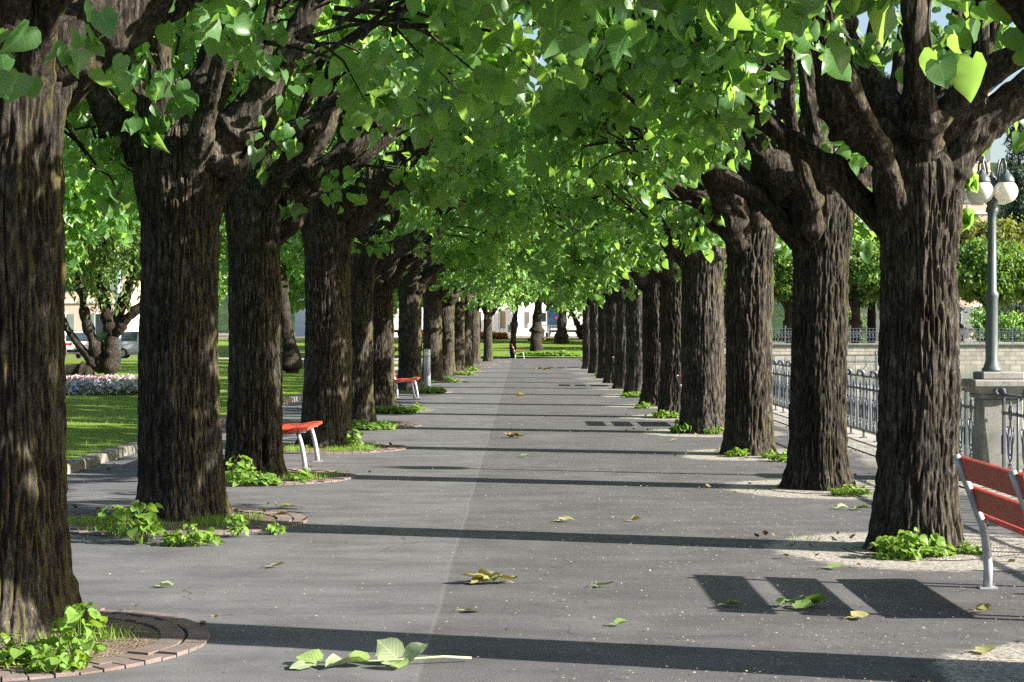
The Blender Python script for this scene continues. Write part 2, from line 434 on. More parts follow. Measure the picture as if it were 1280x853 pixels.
    def mesh(s, name, mats):
        me = bpy.data.meshes.new(name); me.from_pydata(s.v, [], s.f)
        for m in (mats if isinstance(mats, (list, tuple)) else [mats]): me.materials.append(m)
        me.polygons.foreach_set('material_index', s.mi); me.polygons.foreach_set('use_smooth', s.sm)
        me.validate(); me.update(); return me
    def build(s, name, mats, parent=None, loc=None): return link_mesh(name, s.mesh(name, mats), parent, loc)

def np_mesh(name, verts, faces_n, loops, mats, mat_idx=None, tone=None, smooth=None):
    lco = None
    if tone is not None and getattr(tone, 'ndim', 1) == 2: lco = tone[:, 1:]; tone = tone[:, 0]
    """verts (N,3); faces_n: loop count per face; loops: flat vertex indices"""
    me = bpy.data.meshes.new(name)
    me.vertices.add(len(verts)); me.vertices.foreach_set('co', np.ascontiguousarray(verts, dtype=np.float32).ravel())
    me.loops.add(len(loops)); me.loops.foreach_set('vertex_index', np.ascontiguousarray(loops, dtype=np.int32))
    me.polygons.add(len(faces_n))
    st = np.concatenate([[0], np.cumsum(faces_n)[:-1]]).astype(np.int32)
    me.polygons.foreach_set('loop_start', st)
    for m in (mats if isinstance(mats, (list, tuple)) else [mats]): me.materials.append(m)
    smooth = (tone is not None) if smooth is None else smooth
    if mat_idx is not None: me.polygons.foreach_set('material_index', np.ascontiguousarray(mat_idx, dtype=np.int32))
    me.polygons.foreach_set('use_smooth', np.full(len(faces_n), smooth, dtype=bool))
    if tone is not None:
        a = me.attributes.new('tone', 'FLOAT', 'POINT'); a.data.foreach_set('value', np.ascontiguousarray(tone, dtype=np.float32))
    if lco is not None:
        a = me.attributes.new('leafco', 'FLOAT_VECTOR', 'POINT'); a.data.foreach_set('vector', np.ascontiguousarray(np.column_stack([lco, np.zeros(len(lco))]), dtype=np.float32).ravel())
    me.update(calc_edges=True); me.validate()
    return me

# ------------------------------------------------------------------ noise
def _h(i, j, k, seed):
    n = (i * 374761393 + j * 668265263 + k * 1274126177 + seed * 974634777) & 0xffffffff
    n = ((n ^ (n >> 13)) * 1274126177) & 0xffffffff
    return ((n ^ (n >> 16)) & 0xffff) / 65535.0
def vnoise(x, y, z, seed=0):
    x, y, z = np.broadcast_arrays(np.asarray(x, float), np.asarray(y, float), np.asarray(z, float))
    xi, yi, zi = np.floor(x).astype(np.int64), np.floor(y).astype(np.int64), np.floor(z).astype(np.int64)
    fx, fy, fz = x - xi, y - yi, z - zi
    fx, fy, fz = [f * f * (3 - 2 * f) for f in (fx, fy, fz)]
    r = 0
    for a in (0, 1):
        for b in (0, 1):
            for c in (0, 1):
                r = r + _h(xi + a, yi + b, zi + c, seed) * (fx if a else 1 - fx) * (fy if b else 1 - fy) * (fz if c else 1 - fz)
    return r

# ------------------------------------------------------------------ leaves
_o = [(.17, -.08), (.38, .0), (.51, .24), (.50, .48), (.37, .72), (.15, .90)]
LEAF_V = np.array([[0, .04], [0, .38], [0, .72], [0, 1.04]] + [[-x, y] for x, y in _o] + [[x, y] for x, y in _o])
LEAF_F = [(0, 4, 5, 1), (1, 5, 6), (1, 6, 7, 2), (2, 7, 8), (2, 8, 9, 3), (0, 1, 11, 10), (1, 12, 11), (1, 2, 13, 12), (2, 14, 13), (2, 3, 15, 14)]
LEAF2_V = np.array([[0, 0], [0, 1.0], [-.44, .12], [-.40, .58], [.44, .12], [.40, .58]])
LEAF2_F = [(0, 2, 3, 1), (0, 1, 5, 4)]
BLADE_V = np.array([[-.04, 0], [.04, 0], [0, 1.0]]); BLADE_F = [(0, 1, 2)]
LONG_V = np.array([[0, 0], [0, 1.0], [-.2, .3], [-.17, .65], [.2, .3], [.17, .65]])
def leaves(pos, tip, nrm, size, tone, tmpl='hi', fold=0.40, curl=0.55, rng=RNG):
    V, Fc = {'hi': (LEAF_V, LEAF_F), 'lo': (LEAF2_V, LEAF2_F), 'blade': (BLADE_V, BLADE_F), 'long': (LONG_V, LEAF2_F)}[tmpl]
    N = len(pos)
    tip = tip / np.linalg.norm(tip, axis=1, keepdims=True)
    side = np.cross(tip, nrm); side /= (np.linalg.norm(side, axis=1, keepdims=True) + 1e-9)
    nn = np.cross(side, tip)
    fo = fold * rng.uniform(0.2, 1.6, N); cu = curl * rng.uniform(-0.3, 1.6, N)
    tw = rng.uniform(-0.35, 0.35, N)
    wd = rng.uniform(0.85, 1.12, N)
    x = V[None, :, 0] * wd[:, None]; y = np.repeat(V[None, :, 1], N, 0)
    z = np.abs(x) * fo[:, None] - y * y * cu[:, None] + x * y * tw[:, None] - x * x * rng.uniform(-.3, .5, N)[:, None] + .05 * np.sin(9 * y + 6 * x * x + rng.uniform(0, 6, N)[:, None]) * (np.abs(x) > .1)
    P = pos[:, None, :] + size[:, None, None] * (x[..., None] * side[:, None, :] + y[..., None] * tip[:, None, :] + z[..., None] * nn[:, None, :])
    nv = len(V)
    fl = np.array([i for f in Fc for i in f]); fn = np.array([len(f) for f in Fc])
    loops = (np.arange(N)[:, None] * nv + fl[None, :]).ravel()
    return P.reshape(-1, 3), np.tile(fn, N), loops, np.column_stack([np.repeat(tone, nv), np.tile(V, (N, 1))])
def join(parts):
    vs, fn, lp, tn = [], [], [], []; b = 0
    for v, f, l, t in parts:
        vs.append(v); fn.append(f); lp.append(l + b); tn.append(t); b += len(v)
    return np.concatenate(vs), np.concatenate(fn), np.concatenate(lp), np.concatenate(tn)
def rand_dir(n, rng):
    d = rng.normal(size=(n, 3)); return d / np.linalg.norm(d, axis=1, keepdims=True)
def mb_np(mb):
    v = np.array(mb.v, dtype=float); fn = np.array([len(f) for f in mb.f]); lp = np.array([i for f in mb.f for i in f])
    return v, fn, lp, np.tile(np.array([.3, .3, .3]), (len(v), 1))

def crown_leaves(centres, per, spread, size, rng, tmpl='hi', axis=(0, 0), droop=0.9, tone_fn=None):
    n = len(centres)
    c = np.repeat(centres, per, 0)
    off = rand_dir(len(c), rng) * (rng.random((len(c), 1)) ** 0.5) * spread * np.array([1, 1, 0.85])
    p = c + off
    out = p - np.array([axis[0], axis[1], 4.0]); out[:, 2] *= 0.4
    out /= np.linalg.norm(out, axis=1, keepdims=True) + 1e-6
    tip = rand_dir(len(p), rng) * 0.85 + out * 0.40 + np.array([0, 0, -droop])
    nr = out * 0.45 + rand_dir(len(p), rng) * 0.95 + np.array([0, 0, 0.5])
    sz = size * rng.uniform(0.5, 1.2, len(p))
    ct = np.repeat(rng.uniform(0.15, 0.85, n), per)
    tone = np.clip(ct * 0.55 + rng.random(len(p)) * 0.5, 0, 1)
    return leaves(p, tip, nr, sz, tone, tmpl, rng=rng)

def lime_crown_mesh(name, rng, path, lake, nclus, per, size, tmpl, low=2.8, opened=True, rz=2.05, spread=.33, extra=(), ztop=99, umax=(3.4, .50)):
    """crown round a trunk at the origin. path = +1/-1: the side (x sign) where the promenade lies; lake: True for the lakeside row"""
    C = []
    seed = int(rng.integers(1, 9999)); cz = 2.3 + rz
    while len(C) < nclus:
        q = rng.uniform(-1, 1, (4000, 3))
        u = 0.25 + q[:, 0] * 3.0; ry = 2.6 if lake else 2.8; y = q[:, 1] * ry; z = cz + q[:, 2] * rz
        e = ((u - .25) / 3.0) ** 2 + (y / ry) ** 2 + ((z - cz) / rz) ** 2
        nz = vnoise(u * .8 + 50, y * .8 + 50, z * .8 + 50, seed)
        ok = e < (0.55 + 0.8 * nz)
        if opened:       # pollard: bare limbs in the heart of the crown
            u0, u1 = (-1.55, 1.25) if lake else (-1.2, 1.75)
            top = 4.15 + .5 * vnoise(u * 1.3 + 3, y * .8 + 4, .5, seed + 3)
            ok &= ~((u > u0) & (u < u1) & (z < top)) | (rng.random(len(u)) < 0.035)
        else:
            hol = ((u - .2) / 1.7) ** 2 + (y / 1.5) ** 2 + ((z - 3.6) / 1.2) ** 2
            ok &= (hol > 1) | (rng.random(len(u)) < 0.05)
        outer = np.maximum(0, -u)
        zb = low + 0.5 * vnoise(u * 1.1 + 9, y * 1.1 + 9, 0.5, seed + 5)
        zb = zb + (0.46 if lake else .05) * outer + 0.10 * np.maximum(0, u - 1.6)
        ok &= z > zb
        gap = vnoise(u * 1.05 + 20, y * 1.05 + 20, z * 1.25 + 20, seed + 9)
        ok &= gap > 0.47
        ok &= rng.random(len(u)) < np.clip(1.25 - (z - 4.0) * 0.22, 0.35, 1)
        if lake: ok &= (rng.random(len(u)) < np.where(u < -0.2, 0.38, 1.0)) & (z < 5.6 + .5 * u)
        ok &= z < ztop + .6 * (vnoise(u * .9, y * .9, 4, seed + 21) - .5)
        ok &= u < umax[0] - umax[1] * np.maximum(0, z - 3.2) + .6 * (vnoise(y * .7 + 3, z * .9, 1.5, seed + 17) - .5)
        pts = np.stack([u * path, y, z], 1)[ok]
        C.extend(pts.tolist())
    C = np.array(C[:nclus])
    lv = crown_leaves(C, per, spread, size, rng, tmpl)
    for (ep, en, es) in extra:
        ex = crown_leaves(np.array([ep]), en, es, size * .98, rng, tmpl, droop=1.7)
        ex[3][:, 0] *= .45; lv = join([lv, ex])  # lower tone: shade on these hanging sprigs is put into their leaf colour
    # twigs joining clusters back towards the limbs
    mb = MB()
    for c in C[:: max(1, len(C) // 110)]:
        c = Vector(c); k = random.uniform(.62, .8)
        base = Vector((c.x * k, c.y * k, c.z - random.uniform(.1, .5) * (1 if c.z > 3.5 else -.6)))
        m1 = base.lerp(c, .35) + Vector((random.uniform(-.1, .1), random.uniform(-.1, .1), .06)); m2 = base.lerp(c, .7) + Vector((random.uniform(-.1, .1), random.uniform(-.1, .1), .05))
        mb.tube([base, m1, m2, c + Vector((0, 0, -.12))], [.016, .012, .008, .004], 4, cap=False)
    tw = mb_np(mb)
    v, f, l, t = join([lv, tw])
    mi = np.concatenate([np.zeros(len(lv[1]), int), np.ones(len(tw[1]), int)])
    return np_mesh(name, v, f, l, [M['leaf'], M['limb']], mi, t)

# ------------------------------------------------------------------ trunks and limbs
def trunk_mesh(name, rad, H, seed, nth=120, nz=110, lean=(0, 0), flare=0.32, mat='bark', top_flare=0.15, hollow=None):
    th = np.linspace(0, 2 * np.pi, nth, endpoint=False)[None, :]
    z = (np.linspace(0, 1, nz) ** 1.05)[:, None] * H - 0.05
    ct, st = np.cos(th), np.sin(th)
    lob = vnoise(ct * 1.3 + 5, st * 1.3 + 5, z * .25, seed) - .5
    root = vnoise(ct * 2.6 + 15, st * 2.6 + 15, z * 0 + .3, seed + 1)
    prof = 1 + flare * np.exp(-np.maximum(z, 0) / .20) * (.35 + 1.1 * root) + .07 * np.exp(-np.maximum(z, 0) / .9)
    s = np.clip((z - (H - .75)) / .6, 0, 1); s = s * s * (3 - 2 * s)
    prof = prof + top_flare * s * (.5 + vnoise(ct * 2 + 3, st * 2 + 3, z, seed + 2))
    r_ = rad * prof * (1 + .13 * lob)
    warp = vnoise(ct * 3, st * 3, z * 1.3 + 30, seed + 7) * 1.2
    k1 = rad * 34
    n1 = vnoise(ct * k1 + warp * .8 + 40, st * k1 + warp * .8 + 40, z * 2.6 + 7, seed + 3)
    n1 = n1 + .5 * (vnoise(ct * k1 * 2 + 70, st * k1 * 2 + 70, z * 8 + 7, seed + 13) - .5)
    fur = np.exp(-((2 * n1 - 1) / .30) ** 2)
    k2 = rad * 60
    n2 = vnoise(ct * k2 + 80, st * k2 + 80, z * 12 + 3, seed + 4)
    crk = np.exp(-((2 * vnoise(ct * 7 + 33, st * 7 + 33, z * 11, seed + 16) - 1) / .16) ** 2)
    brk = vnoise(ct * 12 + 60, st * 12 + 60, z * 16, seed + 6)
    dep = .35 + 1.1 * vnoise(ct * 2 + 20, st * 2 + 20, z * 1.1, seed + 14)
    r_ = r_ - .026 * dep * fur - .006 * crk + .015 * (n2 - .5) + .012 * (brk - .5) + .008 + .03 * (vnoise(ct * 1.8 + 8, st * 1.8 + 8, z * 1.4, seed + 18) - .5)
    # knots and burrs
    burr = np.clip(vnoise(ct * 2.4 + 90, st * 2.4 + 90, z * 1.7 + 4, seed + 8) - .70 + .10 * s, 0, 1)
    r_ = r_ + burr * .34 * rad
    if hollow:
        a, z0, ww, hh = hollow
        da = np.angle(np.exp(1j * (th - a)))
        m = np.exp(-((da / ww) ** 4) - (((z - z0) / hh) ** 4))
        r_ = r_ - m * rad * .5
    cx = lean[0] * z + .03 * (vnoise(z * .8, 1, 2, seed + 11) - .5); cy_ = lean[1] * z + .03 * (vnoise(z * .8, 5, 2, seed + 12) - .5)
    X, Y = cx + r_ * ct, cy_ + r_ * st
    Z = np.broadcast_to(z, X.shape)
    V = np.stack([X, Y, Z], -1).reshape(-1, 3)
    i = np.arange(nz - 1)[:, None]; j = np.arange(nth)[None, :]; j2 = (j + 1) % nth
    q = np.stack([i * nth + j, i * nth + j2, (i + 1) * nth + j2, (i + 1) * nth + j], -1).reshape(-1, 4)
    top = len(V)
    # domed, lumpy head
    rings = []
    for a, fr in enumerate((.86, .6, .25)):
        zz = H - .05 + (.10, .22, .30)[a] + .09 * (vnoise(ct * 2, st * 2, a + .5, seed + 20) - .5)
        rings.append(np.stack([cx[-1] + r_[-1] * fr * ct[0], cy_[-1] + r_[-1] * fr * st[0], np.broadcast_to(zz, ct.shape)[0]], -1))
    V = np.concatenate([V] + rings)
    qs = [q]; base = (nz - 1) * nth
    for a in range(3):
        b0 = base if a == 0 else top + (a - 1) * nth; b1 = top + a * nth
        jj = np.arange(nth); jj2 = (jj + 1) % nth
        qs.append(np.stack([b0 + jj, b0 + jj2, b1 + jj2, b1 + jj], -1))
    q = np.concatenate(qs)
    loops = np.concatenate([q.ravel(), np.arange(top + 2 * nth, top + 3 * nth)])
    fn = np.concatenate([np.full(len(q), 4), [nth]])
    return np_mesh(name, V, fn, loops, M[mat], smooth=True)

def limb_mesh(name, pts, r0, r1, seed, n=18, mat='limb'):
    """knotty tapering limb through control points (Catmull-Rom)"""
    P = [Vector(p) for p in pts]; P = [P[0] + (P[0] - P[1])] + P + [P[-1] + (P[-1] - P[-2])]
    C = []
    for i in range(1, len(P) - 2):
        for k in range(15):
            t = k / 15; a, b, c, d = P[i - 1:i + 3]
            C.append(.5 * ((2 * b) + (c - a) * t + (2 * a - 5 * b + 4 * c - d) * t * t + (3 * b - a - 3 * c + d) * t ** 3))
    C.append(P[-2])
    m = len(C); ring = []
    up = Vector((0, 1, 0.1)); ang = np.linspace(0, 2 * np.pi, n, endpoint=False)
    for i, p in enumerate(C):
        t = (C[min(i + 1, m - 1)] - C[max(i - 1, 0)]).normalized()
        a = t.cross(up)
        if a.length < .05: a = t.cross(Vector((1, 0, 0)))
        a.normalize(); b = a.cross(t).normalized(); up = b
        f = i / (m - 1)
        rr = (r0 * (1 - f) + r1 * f) * (1 + .26 * math.exp(-f * 9)) * (.40 + .60 * min(1, f / .11))
        w_ = vnoise(np.cos(ang) * 1.6 + 7, np.sin(ang) * 1.6 + 7, i * .20, seed)
        w2 = .5 - np.exp(-((2 * vnoise(np.cos(ang) * 6 + 30, np.sin(ang) * 6 + 30, i * .16, seed + 1) - 1) / .3) ** 2) + .8 * (vnoise(np.cos(ang) * 3 + 60, np.sin(ang) * 3 + 60, i * .5, seed + 4) - .5)
        kn = max(0, float(vnoise(i * .24, 3.3, 1.1, seed + 2)) - .58) * 1.5
        q = rr * (.80 + .40 * w_ + kn * 1.15) + .024 * (w2 - .1) * min(1, rr / .1)
        av, bv, pv = np.array(a), np.array(b), np.array(p)
        ring.append(pv + np.cos(ang)[:, None] * q[:, None] * av + np.sin(ang)[:, None] * q[:, None] * bv)
    V = np.concatenate(ring)
    i = np.arange(m - 1)[:, None]; j = np.arange(n)[None, :]; j2 = (j + 1) % n
    q = np.stack([i * n + j, i * n + j2, (i + 1) * n + j2, (i + 1) * n + j], -1).reshape(-1, 4)
    loops = np.concatenate([q.ravel(), np.arange((m - 1) * n, m * n)]); fn = np.concatenate([np.full(len(q), 4), [n]])
    return np_mesh(name, V, fn, loops, M[mat], smooth=True)

def rand_limbs(rng, H, path, k):
    L = []
    a0 = rng.uniform(0, 6.28)
    for i in range(k):
        a = a0 + i * 2 * math.pi / k + rng.uniform(-.35, .35)
        dx, dy = math.cos(a), math.sin(a)
        dx = dx * .9 + .32 * path
        out = rng.uniform(.55, 1.0); z0 = H - rng.uniform(.10, .35)
        e = rng.uniform(.7, 1.15)
        L.append(([(dx * .14, dy * .14, z0 - .34), (dx * .42, dy * .42, z0 + .16), (dx * (.42 + .45 * out), dy * (.42 + .45 * out), z0 + .45 * e + .1),
                   (dx * (.6 + .85 * out), dy * (.6 + .8 * out), z0 + 1.1 * e + .1), (dx * (.7 + .95 * out), dy * (.75 + 1.0 * out), z0 + 1.75 * e), (dx * (.72 + 1.1 * out), dy * (.8 + 1.1 * out), z0 + 2.35)],
                  rng.uniform(.13, .18), .05))
    return L

# ------------------------------------------------------------------ the avenue
ORD = ['nearest', 'second', 'third', 'fourth', 'fifth', 'sixth', 'seventh', 'eighth', 'ninth', 'tenth', 'eleventh', 'twelfth', 'thirteenth']
GL, GR = 'lime trees of the left row', 'lime trees of the lakeside row'
EXT = {('L', 0): [((.6, -2.2, 2.78), 16, .2), ((.95, -2.1, 2.9), 16, .2), ((.30, -2.3, 2.66), 10, .16)],
       ('L', 1): [((-.55, -.15, 3.1), 16, .16), ((-.5, -.15, 2.72), 9, .14), ((-.15, -.52, 3.25), 22, .2), ((.15, -.5, 3.45), 14, .16)],
       ('L', 2): [((.45, -.45, 3.0), 12, .15), ((.2, -.4, 3.35), 12, .15)], ('L', 3): [((.1, -.5, 3.5), 12, .16)],
       ('R', 0): [((-1.58, -2.45, 2.46), 5, .09)],
       ('R', 1): [((.38, -.05, 3.0), 14, .10), ((.36, 0, 2.72), 12, .09), ((.34, 0, 2.45), 7, .07), ((-.5, -.4, 3.6), 14, .2), ((.9, .4, 3.9), 26, .3), ((1.2, .6, 3.6), 22, .3), ((.8, 1.0, 4.15), 30, .3), ((.5, .6, 3.95), 22, .3), ((1.35, 0, 4.1), 26, .3), ((.2, .9, 3.8), 26, .3), ((-.3, 1.0, 3.7), 26, .3), ((1.5, -.6, 3.75), 20, .3), ((1.1, .9, 3.2), 16, .25)],
       ('R', 2): [((.44, 0, 2.95), 16, .13), ((.46, 0, 2.65), 14, .12), ((.42, 0, 2.38), 8, .1), ((-.5, -.4, 3.5), 16, .2), ((-.9, -.5, 3.3), 16, .2)],
       ('R', 3): [((.45, 0, 2.7), 12, .12), ((-.5, -.45, 3.2), 22, .25), ((-.85, -.4, 3.0), 22, .25)]}
crownsL = [lime_crown_mesh('crown', np.random.default_rng(100 + i), +1, False, (180, 215, 260, 285)[i], 26, .128, 'hi', spread=.30, extra=EXT.get(('L', i), ()), ztop=(4.6, 4.9, 5.4, 6.2)[i], umax=(2.95, .26)) for i in range(4)]
crownsR = [lime_crown_mesh('crown', np.random.default_rng(200 + i), -1, True, (112, 132, 160, 182)[i], 26, .128, 'hi', 2.8, True, 1.75, .30, EXT.get(('R', i), ()), (4.5, 4.7, 5.2, 5.7)[i], (2.9, .25)) for i in range(4)]
crownsLm = [lime_crown_mesh('crown', np.random.default_rng(150 + i), +1, False, 275, 27, .135, 'hi', 2.5, False, 2.3, .30, (), 99, (3.35, .26)) for i in range(3)]
crownsRm = [lime_crown_mesh('crown', np.random.default_rng(250 + i), -1, True, 185, 27, .135, 'hi', 2.5, False, 2.1, .30, (), 6.4, (3.35, .26)) for i in range(3)]
crownsLf = [lime_crown_mesh('crown', np.random.default_rng(300 + i), +1, False, 270, 22, .17, 'lo', 2.45, False, 2.9) for i in range(3)]
crownsRf = [lime_crown_mesh('crown', np.random.default_rng(400 + i), -1, True, 200, 22, .17, 'lo', 2.45, False, 2.9) for i in range(3)]
TREES = []
def lime(x, y, dia, H, row, idx, label, seed, limbs=None, lean=(0, 0), hollow=None):
    rng = np.random.default_rng(seed)
    path = 1 if row == 'L' else -1
    t = thing('lime_tree', label, 'tree', (x, y, 0), 0, GL if row == 'L' else GR)
    near = y < 27
    nth, nz = (360, 260) if y < 22 else ((200, 140) if y < 45 else (64, 44))
    link_mesh('trunk', trunk_mesh('trunk', dia / 2 * .84, H, seed, nth, nz, lean, hollow=hollow), t)
    LL = (limbs + [(p, r0 * .55, .03) for p, r0, r1 in rand_limbs(rng, H, path * 1.6, 4)]) if limbs else rand_limbs(rng, H, path, 8 if y < 60 else 5)
    if lean == (0, 0): lean = (rng.uniform(-.014, .014), rng.uniform(-.01, .01))
    for i, (pts, r0, r1) in enumerate(LL):
        link_mesh('limb', limb_mesh('limb', pts, r0, r1, seed + 31 * i, 30 if near else 14), t)
    if y < 26: me = (crownsL if row == 'L' else crownsR)[idx % 4]
    elif y < 52: me = (crownsLm if row == 'L' else crownsRm)[idx % 3]
    else: me = (crownsLf if row == 'L' else crownsRf)[idx % 3]
    c = link_mesh('crown', me, t)
    c.scale = (1, (-1 if (y > 26 and rng.random() < .5) else 1) * rng.uniform(.95, 1.05), rng.uniform(.97, 1.04))
    TREES.append((x, y, dia, row)); return t
# hand-laid limbs of the trees that show most: (local points, base radius, tip radius)
LB = {}
LB['R1'] = [([(-.1, 0, 2.85), (-.35, -.1, 2.98), (-.55, -.15, 3.1), (-.68, -.2, 3.38), (-.66, -.2, 3.9), (-.7, -.25, 4.8)], .15, .07),
            ([(-.05, .1, 2.9), (-.2, .2, 3.25), (-.42, .35, 3.65), (-.6, .5, 4.2), (-.9, .7, 5.2)], .15, .06),
            ([(0, .05, 2.9), (0, .1, 3.3), (.02, .1, 3.9), (.05, .1, 5.2)], .13, .06),
            ([(.15, 0, 2.85), (.45, -.1, 3.1), (.8, -.2, 3.38), (1.3, -.3, 3.72), (2.1, -.4, 4.4)], .16, .06),
            ([(.1, -.1, 2.9), (.25, -.25, 3.25), (.6, -.5, 3.55), (1.1, -.8, 3.8), (1.7, -1.0, 4.5)], .13, .05),
            ([(.1, .15, 2.9), (.3, .5, 3.3), (.5, .9, 3.9), (.7, 1.3, 5.0)], .13, .05)]
LB['R1'] += [([(0, -.08, 2.6), (.02, -.24, 2.95), (-.08, -.42, 3.3), (-.15, -.5, 3.9), (-.2, -.6, 4.8)], .13, .05), ([(.12, -.05, 2.6), (.3, -.16, 2.95), (.38, -.2, 3.4), (.42, -.2, 4.6)], .12, .05)]
LB['R2'] = [([(-.1, 0, 2.9), (-.38, -.05, 3.1), (-.62, -.1, 3.42), (-.8, -.1, 3.75), (-1.1, -.1, 4.6)], .18, .07),
            ([(.05, 0, 2.95), (.0, .05, 3.5), (-.1, .1, 4.2), (-.2, .1, 5.4)], .15, .06),
            ([(.12, 0, 2.9), (.45, .05, 3.15), (.75, .1, 3.6), (.85, .1, 4.3), (1.0, .1, 5.3)], .15, .06),
            ([(0, -.1, 2.9), (.2, -.4, 3.3), (.3, -.8, 3.9), (.4, -1.2, 5)], .13, .05),
            ([(-.1, .1, 2.9), (-.3, .4, 3.3), (-.6, .9, 3.9), (-.9, 1.3, 5)], .13, .05)]
LB['L1'] = [([(.1, 0, 2.9), (.42, 0, 3.15), (.75, 0, 3.4), (1.2, 0, 3.9), (1.8, 0, 4.9)], .17, .06),
            ([(0, 0, 2.9), (0, .1, 3.4), (.1, .2, 4.2), (.1, .2, 5.4)], .15, .06),
            ([(-.1, 0, 2.9), (-.45, -.1, 3.2), (-.8, -.2, 3.8), (-1.2, -.3, 5)], .15, .06),
            ([(0, -.1, 2.9), (.15, -.45, 3.2), (.3, -.9, 3.8), (.5, -1.3, 5)], .13, .05),
            ([(.05, .1, 2.9), (.2, .5, 3.2), (.4, 1.0, 3.8), (.5, 1.4, 5)], .13, .05)]
LB['L2'] = [([(.1, 0, 2.95), (.38, -.05, 3.2), (.68, -.1, 3.52), (.95, -.1, 3.95), (1.3, -.1, 4.7)], .19, .08),
            ([(-.1, 0, 2.95), (-.38, 0, 3.2), (-.6, 0, 3.45), (-.75, 0, 3.9), (-.8, 0, 5.0)], .18, .07),
            ([(.05, .05, 3.0), (.1, .1, 3.5), (.3, .15, 4.2), (.4, .2, 5.4)], .15, .06),
            ([(-.05, -.05, 3.0), (-.1, -.2, 3.5), (-.1, -.4, 4.3), (-.1, -.6, 5.4)], .14, .06),
            ([(.05, .15, 2.95), (.25, .6, 3.3), (.5, 1.1, 3.9), (.7, 1.4, 5)], .13, .05)]
LB['L3'] = [([(.1, 0, 2.95), (.38, 0, 3.1), (.75, 0, 3.38), (1.2, .05, 3.75), (1.6, .1, 4.2), (2.0, .1, 5.0)], .17, .07),
            ([(.0, 0, 3.0), (.05, .05, 3.4), (.12, .1, 4.0), (.2, .1, 5.4)], .13, .06),
            ([(.05, -.1, 2.95), (.3, -.3, 3.3), (.7, -.5, 3.75), (1.0, -.7, 4.6)], .14, .06),
            ([(-.1, 0, 2.95), (-.45, 0, 3.2), (-.8, .1, 3.8), (-1.1, .1, 5)], .14, .06),
            ([(.05, .1, 2.95), (.3, .5, 3.3), (.7, .9, 3.9), (.9, 1.3, 5)], .13, .05)]
LB['L4'] = [([(.15, 0, 3.0), (.48, 0, 3.18), (.95, 0, 3.5), (1.35, 0, 3.95), (1.5, 0, 4.5), (1.65, 0, 5.4)], .20, .08),
            ([(.05, -.1, 3.05), (.4, -.25, 3.4), (.85, -.35, 3.62), (1.15, -.4, 3.8), (1.2, -.4, 4.3), (1.35, -.4, 5.3)], .15, .07),
            ([(-.1, 0, 3.05), (-.18, 0, 3.5), (-.15, 0, 4.1), (-.2, 0, 5.3)], .14, .06),
            ([(.1, .15, 3.0), (.5, .4, 3.4), (1.0, .7, 3.9), (1.5, .9, 4.7)], .15, .06),
            ([(-.1, -.05, 3.0), (-.5, -.2, 3.3), (-.85, -.3, 3.9), (-1.1, -.4, 5)], .13, .05)]
LB['L5'] = [([(.1, 0, 2.7), (.45, 0, 2.9), (.95, 0, 3.15), (1.4, 0, 3.6), (1.7, 0, 4.2), (1.9, 0, 5)], .17, .07),
            ([(.05, .1, 2.75), (.3, .3, 3.2), (.8, .5, 3.9), (1.3, .6, 4.8)], .15, .06),
            ([(0, -.1, 2.75), (.1, -.3, 3.3), (.4, -.5, 4.0), (.7, -.6, 5)], .14, .06),
            ([(-.1, 0, 2.7), (-.5, 0, 3.1), (-.85, 0, 3.8), (-1.1, 0, 5)], .13, .05)]
LEFT = [(-2.73, 9.75, .72, 3.25), (-2.91, 15.7, .76, 3.2), (-2.92, 20.3, .66, 3.15), (-2.66, 25.2, .73, 3.25), (-2.78, 31.2, .68, 2.9), (-2.86, 37.2, .68, 3.0),
        (-2.87, 47.8, .68, 3.1), (-2.75, 57.5, .68, 3.1), (-2.62, 65.5, .66, 3.1), (-2.45, 72, .62, 3.1), (-2.35, 79, .62, 3.1), (-2.15, 86, .6, 3.1), (-1.65, 94, .5, 3.0)]
RIGHT = [(2.95, 8.35, .68, 3.1), (2.91, 13.45, .66, 2.82), (3.02, 18.6, .64, 2.95), (2.95, 23.7, .68, 3.2), (2.85, 28.7, .76, 3.1), (2.88, 33.8, .70, 3.1), (2.88, 38.9, .68, 3.1),
         (2.88, 45, .66, 3.1), (2.88, 50.2, .64, 3.1), (2.86, 55.5, .64, 3.1), (2.84, 61, .6, 3.1), (2.84, 68, .58, 3.1), (2.84, 76, .58, 3.1)]
EXL = ['dark trunk cut by the picture edge', 'thick trunk in a ring of setts',
       'slot at its foot beside the bench', 'trunk with several heavy limbs rising over the path', 'with a low limb reaching over the path', 'with a big leafy clump at its foot',
       'behind the red bench', 'next to the grey bollard', 'past the grey bollard', 'slim far trunk', 'slim far trunk', 'slim far trunk', 'thin pale trunk where the path ends']
EXR = ['only its hanging leaves in view at the top corner', 'dark furrowed trunk by the bench', 'fissured trunk in front of the iron railing', 'pale sunlit trunk with an olive mossy edge',
       'broad brown trunk shading a bench', 'mostly hidden dark trunk', 'dark trunk showing as a strip', 'grey trunk with green weeds at its foot', 'dark trunk showing as a narrow strip', 'dark far trunk', 'thin far trunk', 'faint far trunk', 'farthest of the row']
for i, (x, y, dia, H) in enumerate(LEFT):
    lime(x, y, dia, H, 'L', i, f'{ORD[i]} lime of the left row, {EXL[i]}'.replace('twelfth lime of the left row, slim', 'twelfth lime of the left row, slim'), 500 + i * 17, LB.get('L%d' % (i + 1)),
         lean=((.012, 0) if i == 3 else (0, 0)), hollow=((-1.05, .28, .10, .17) if i == 2 else None))
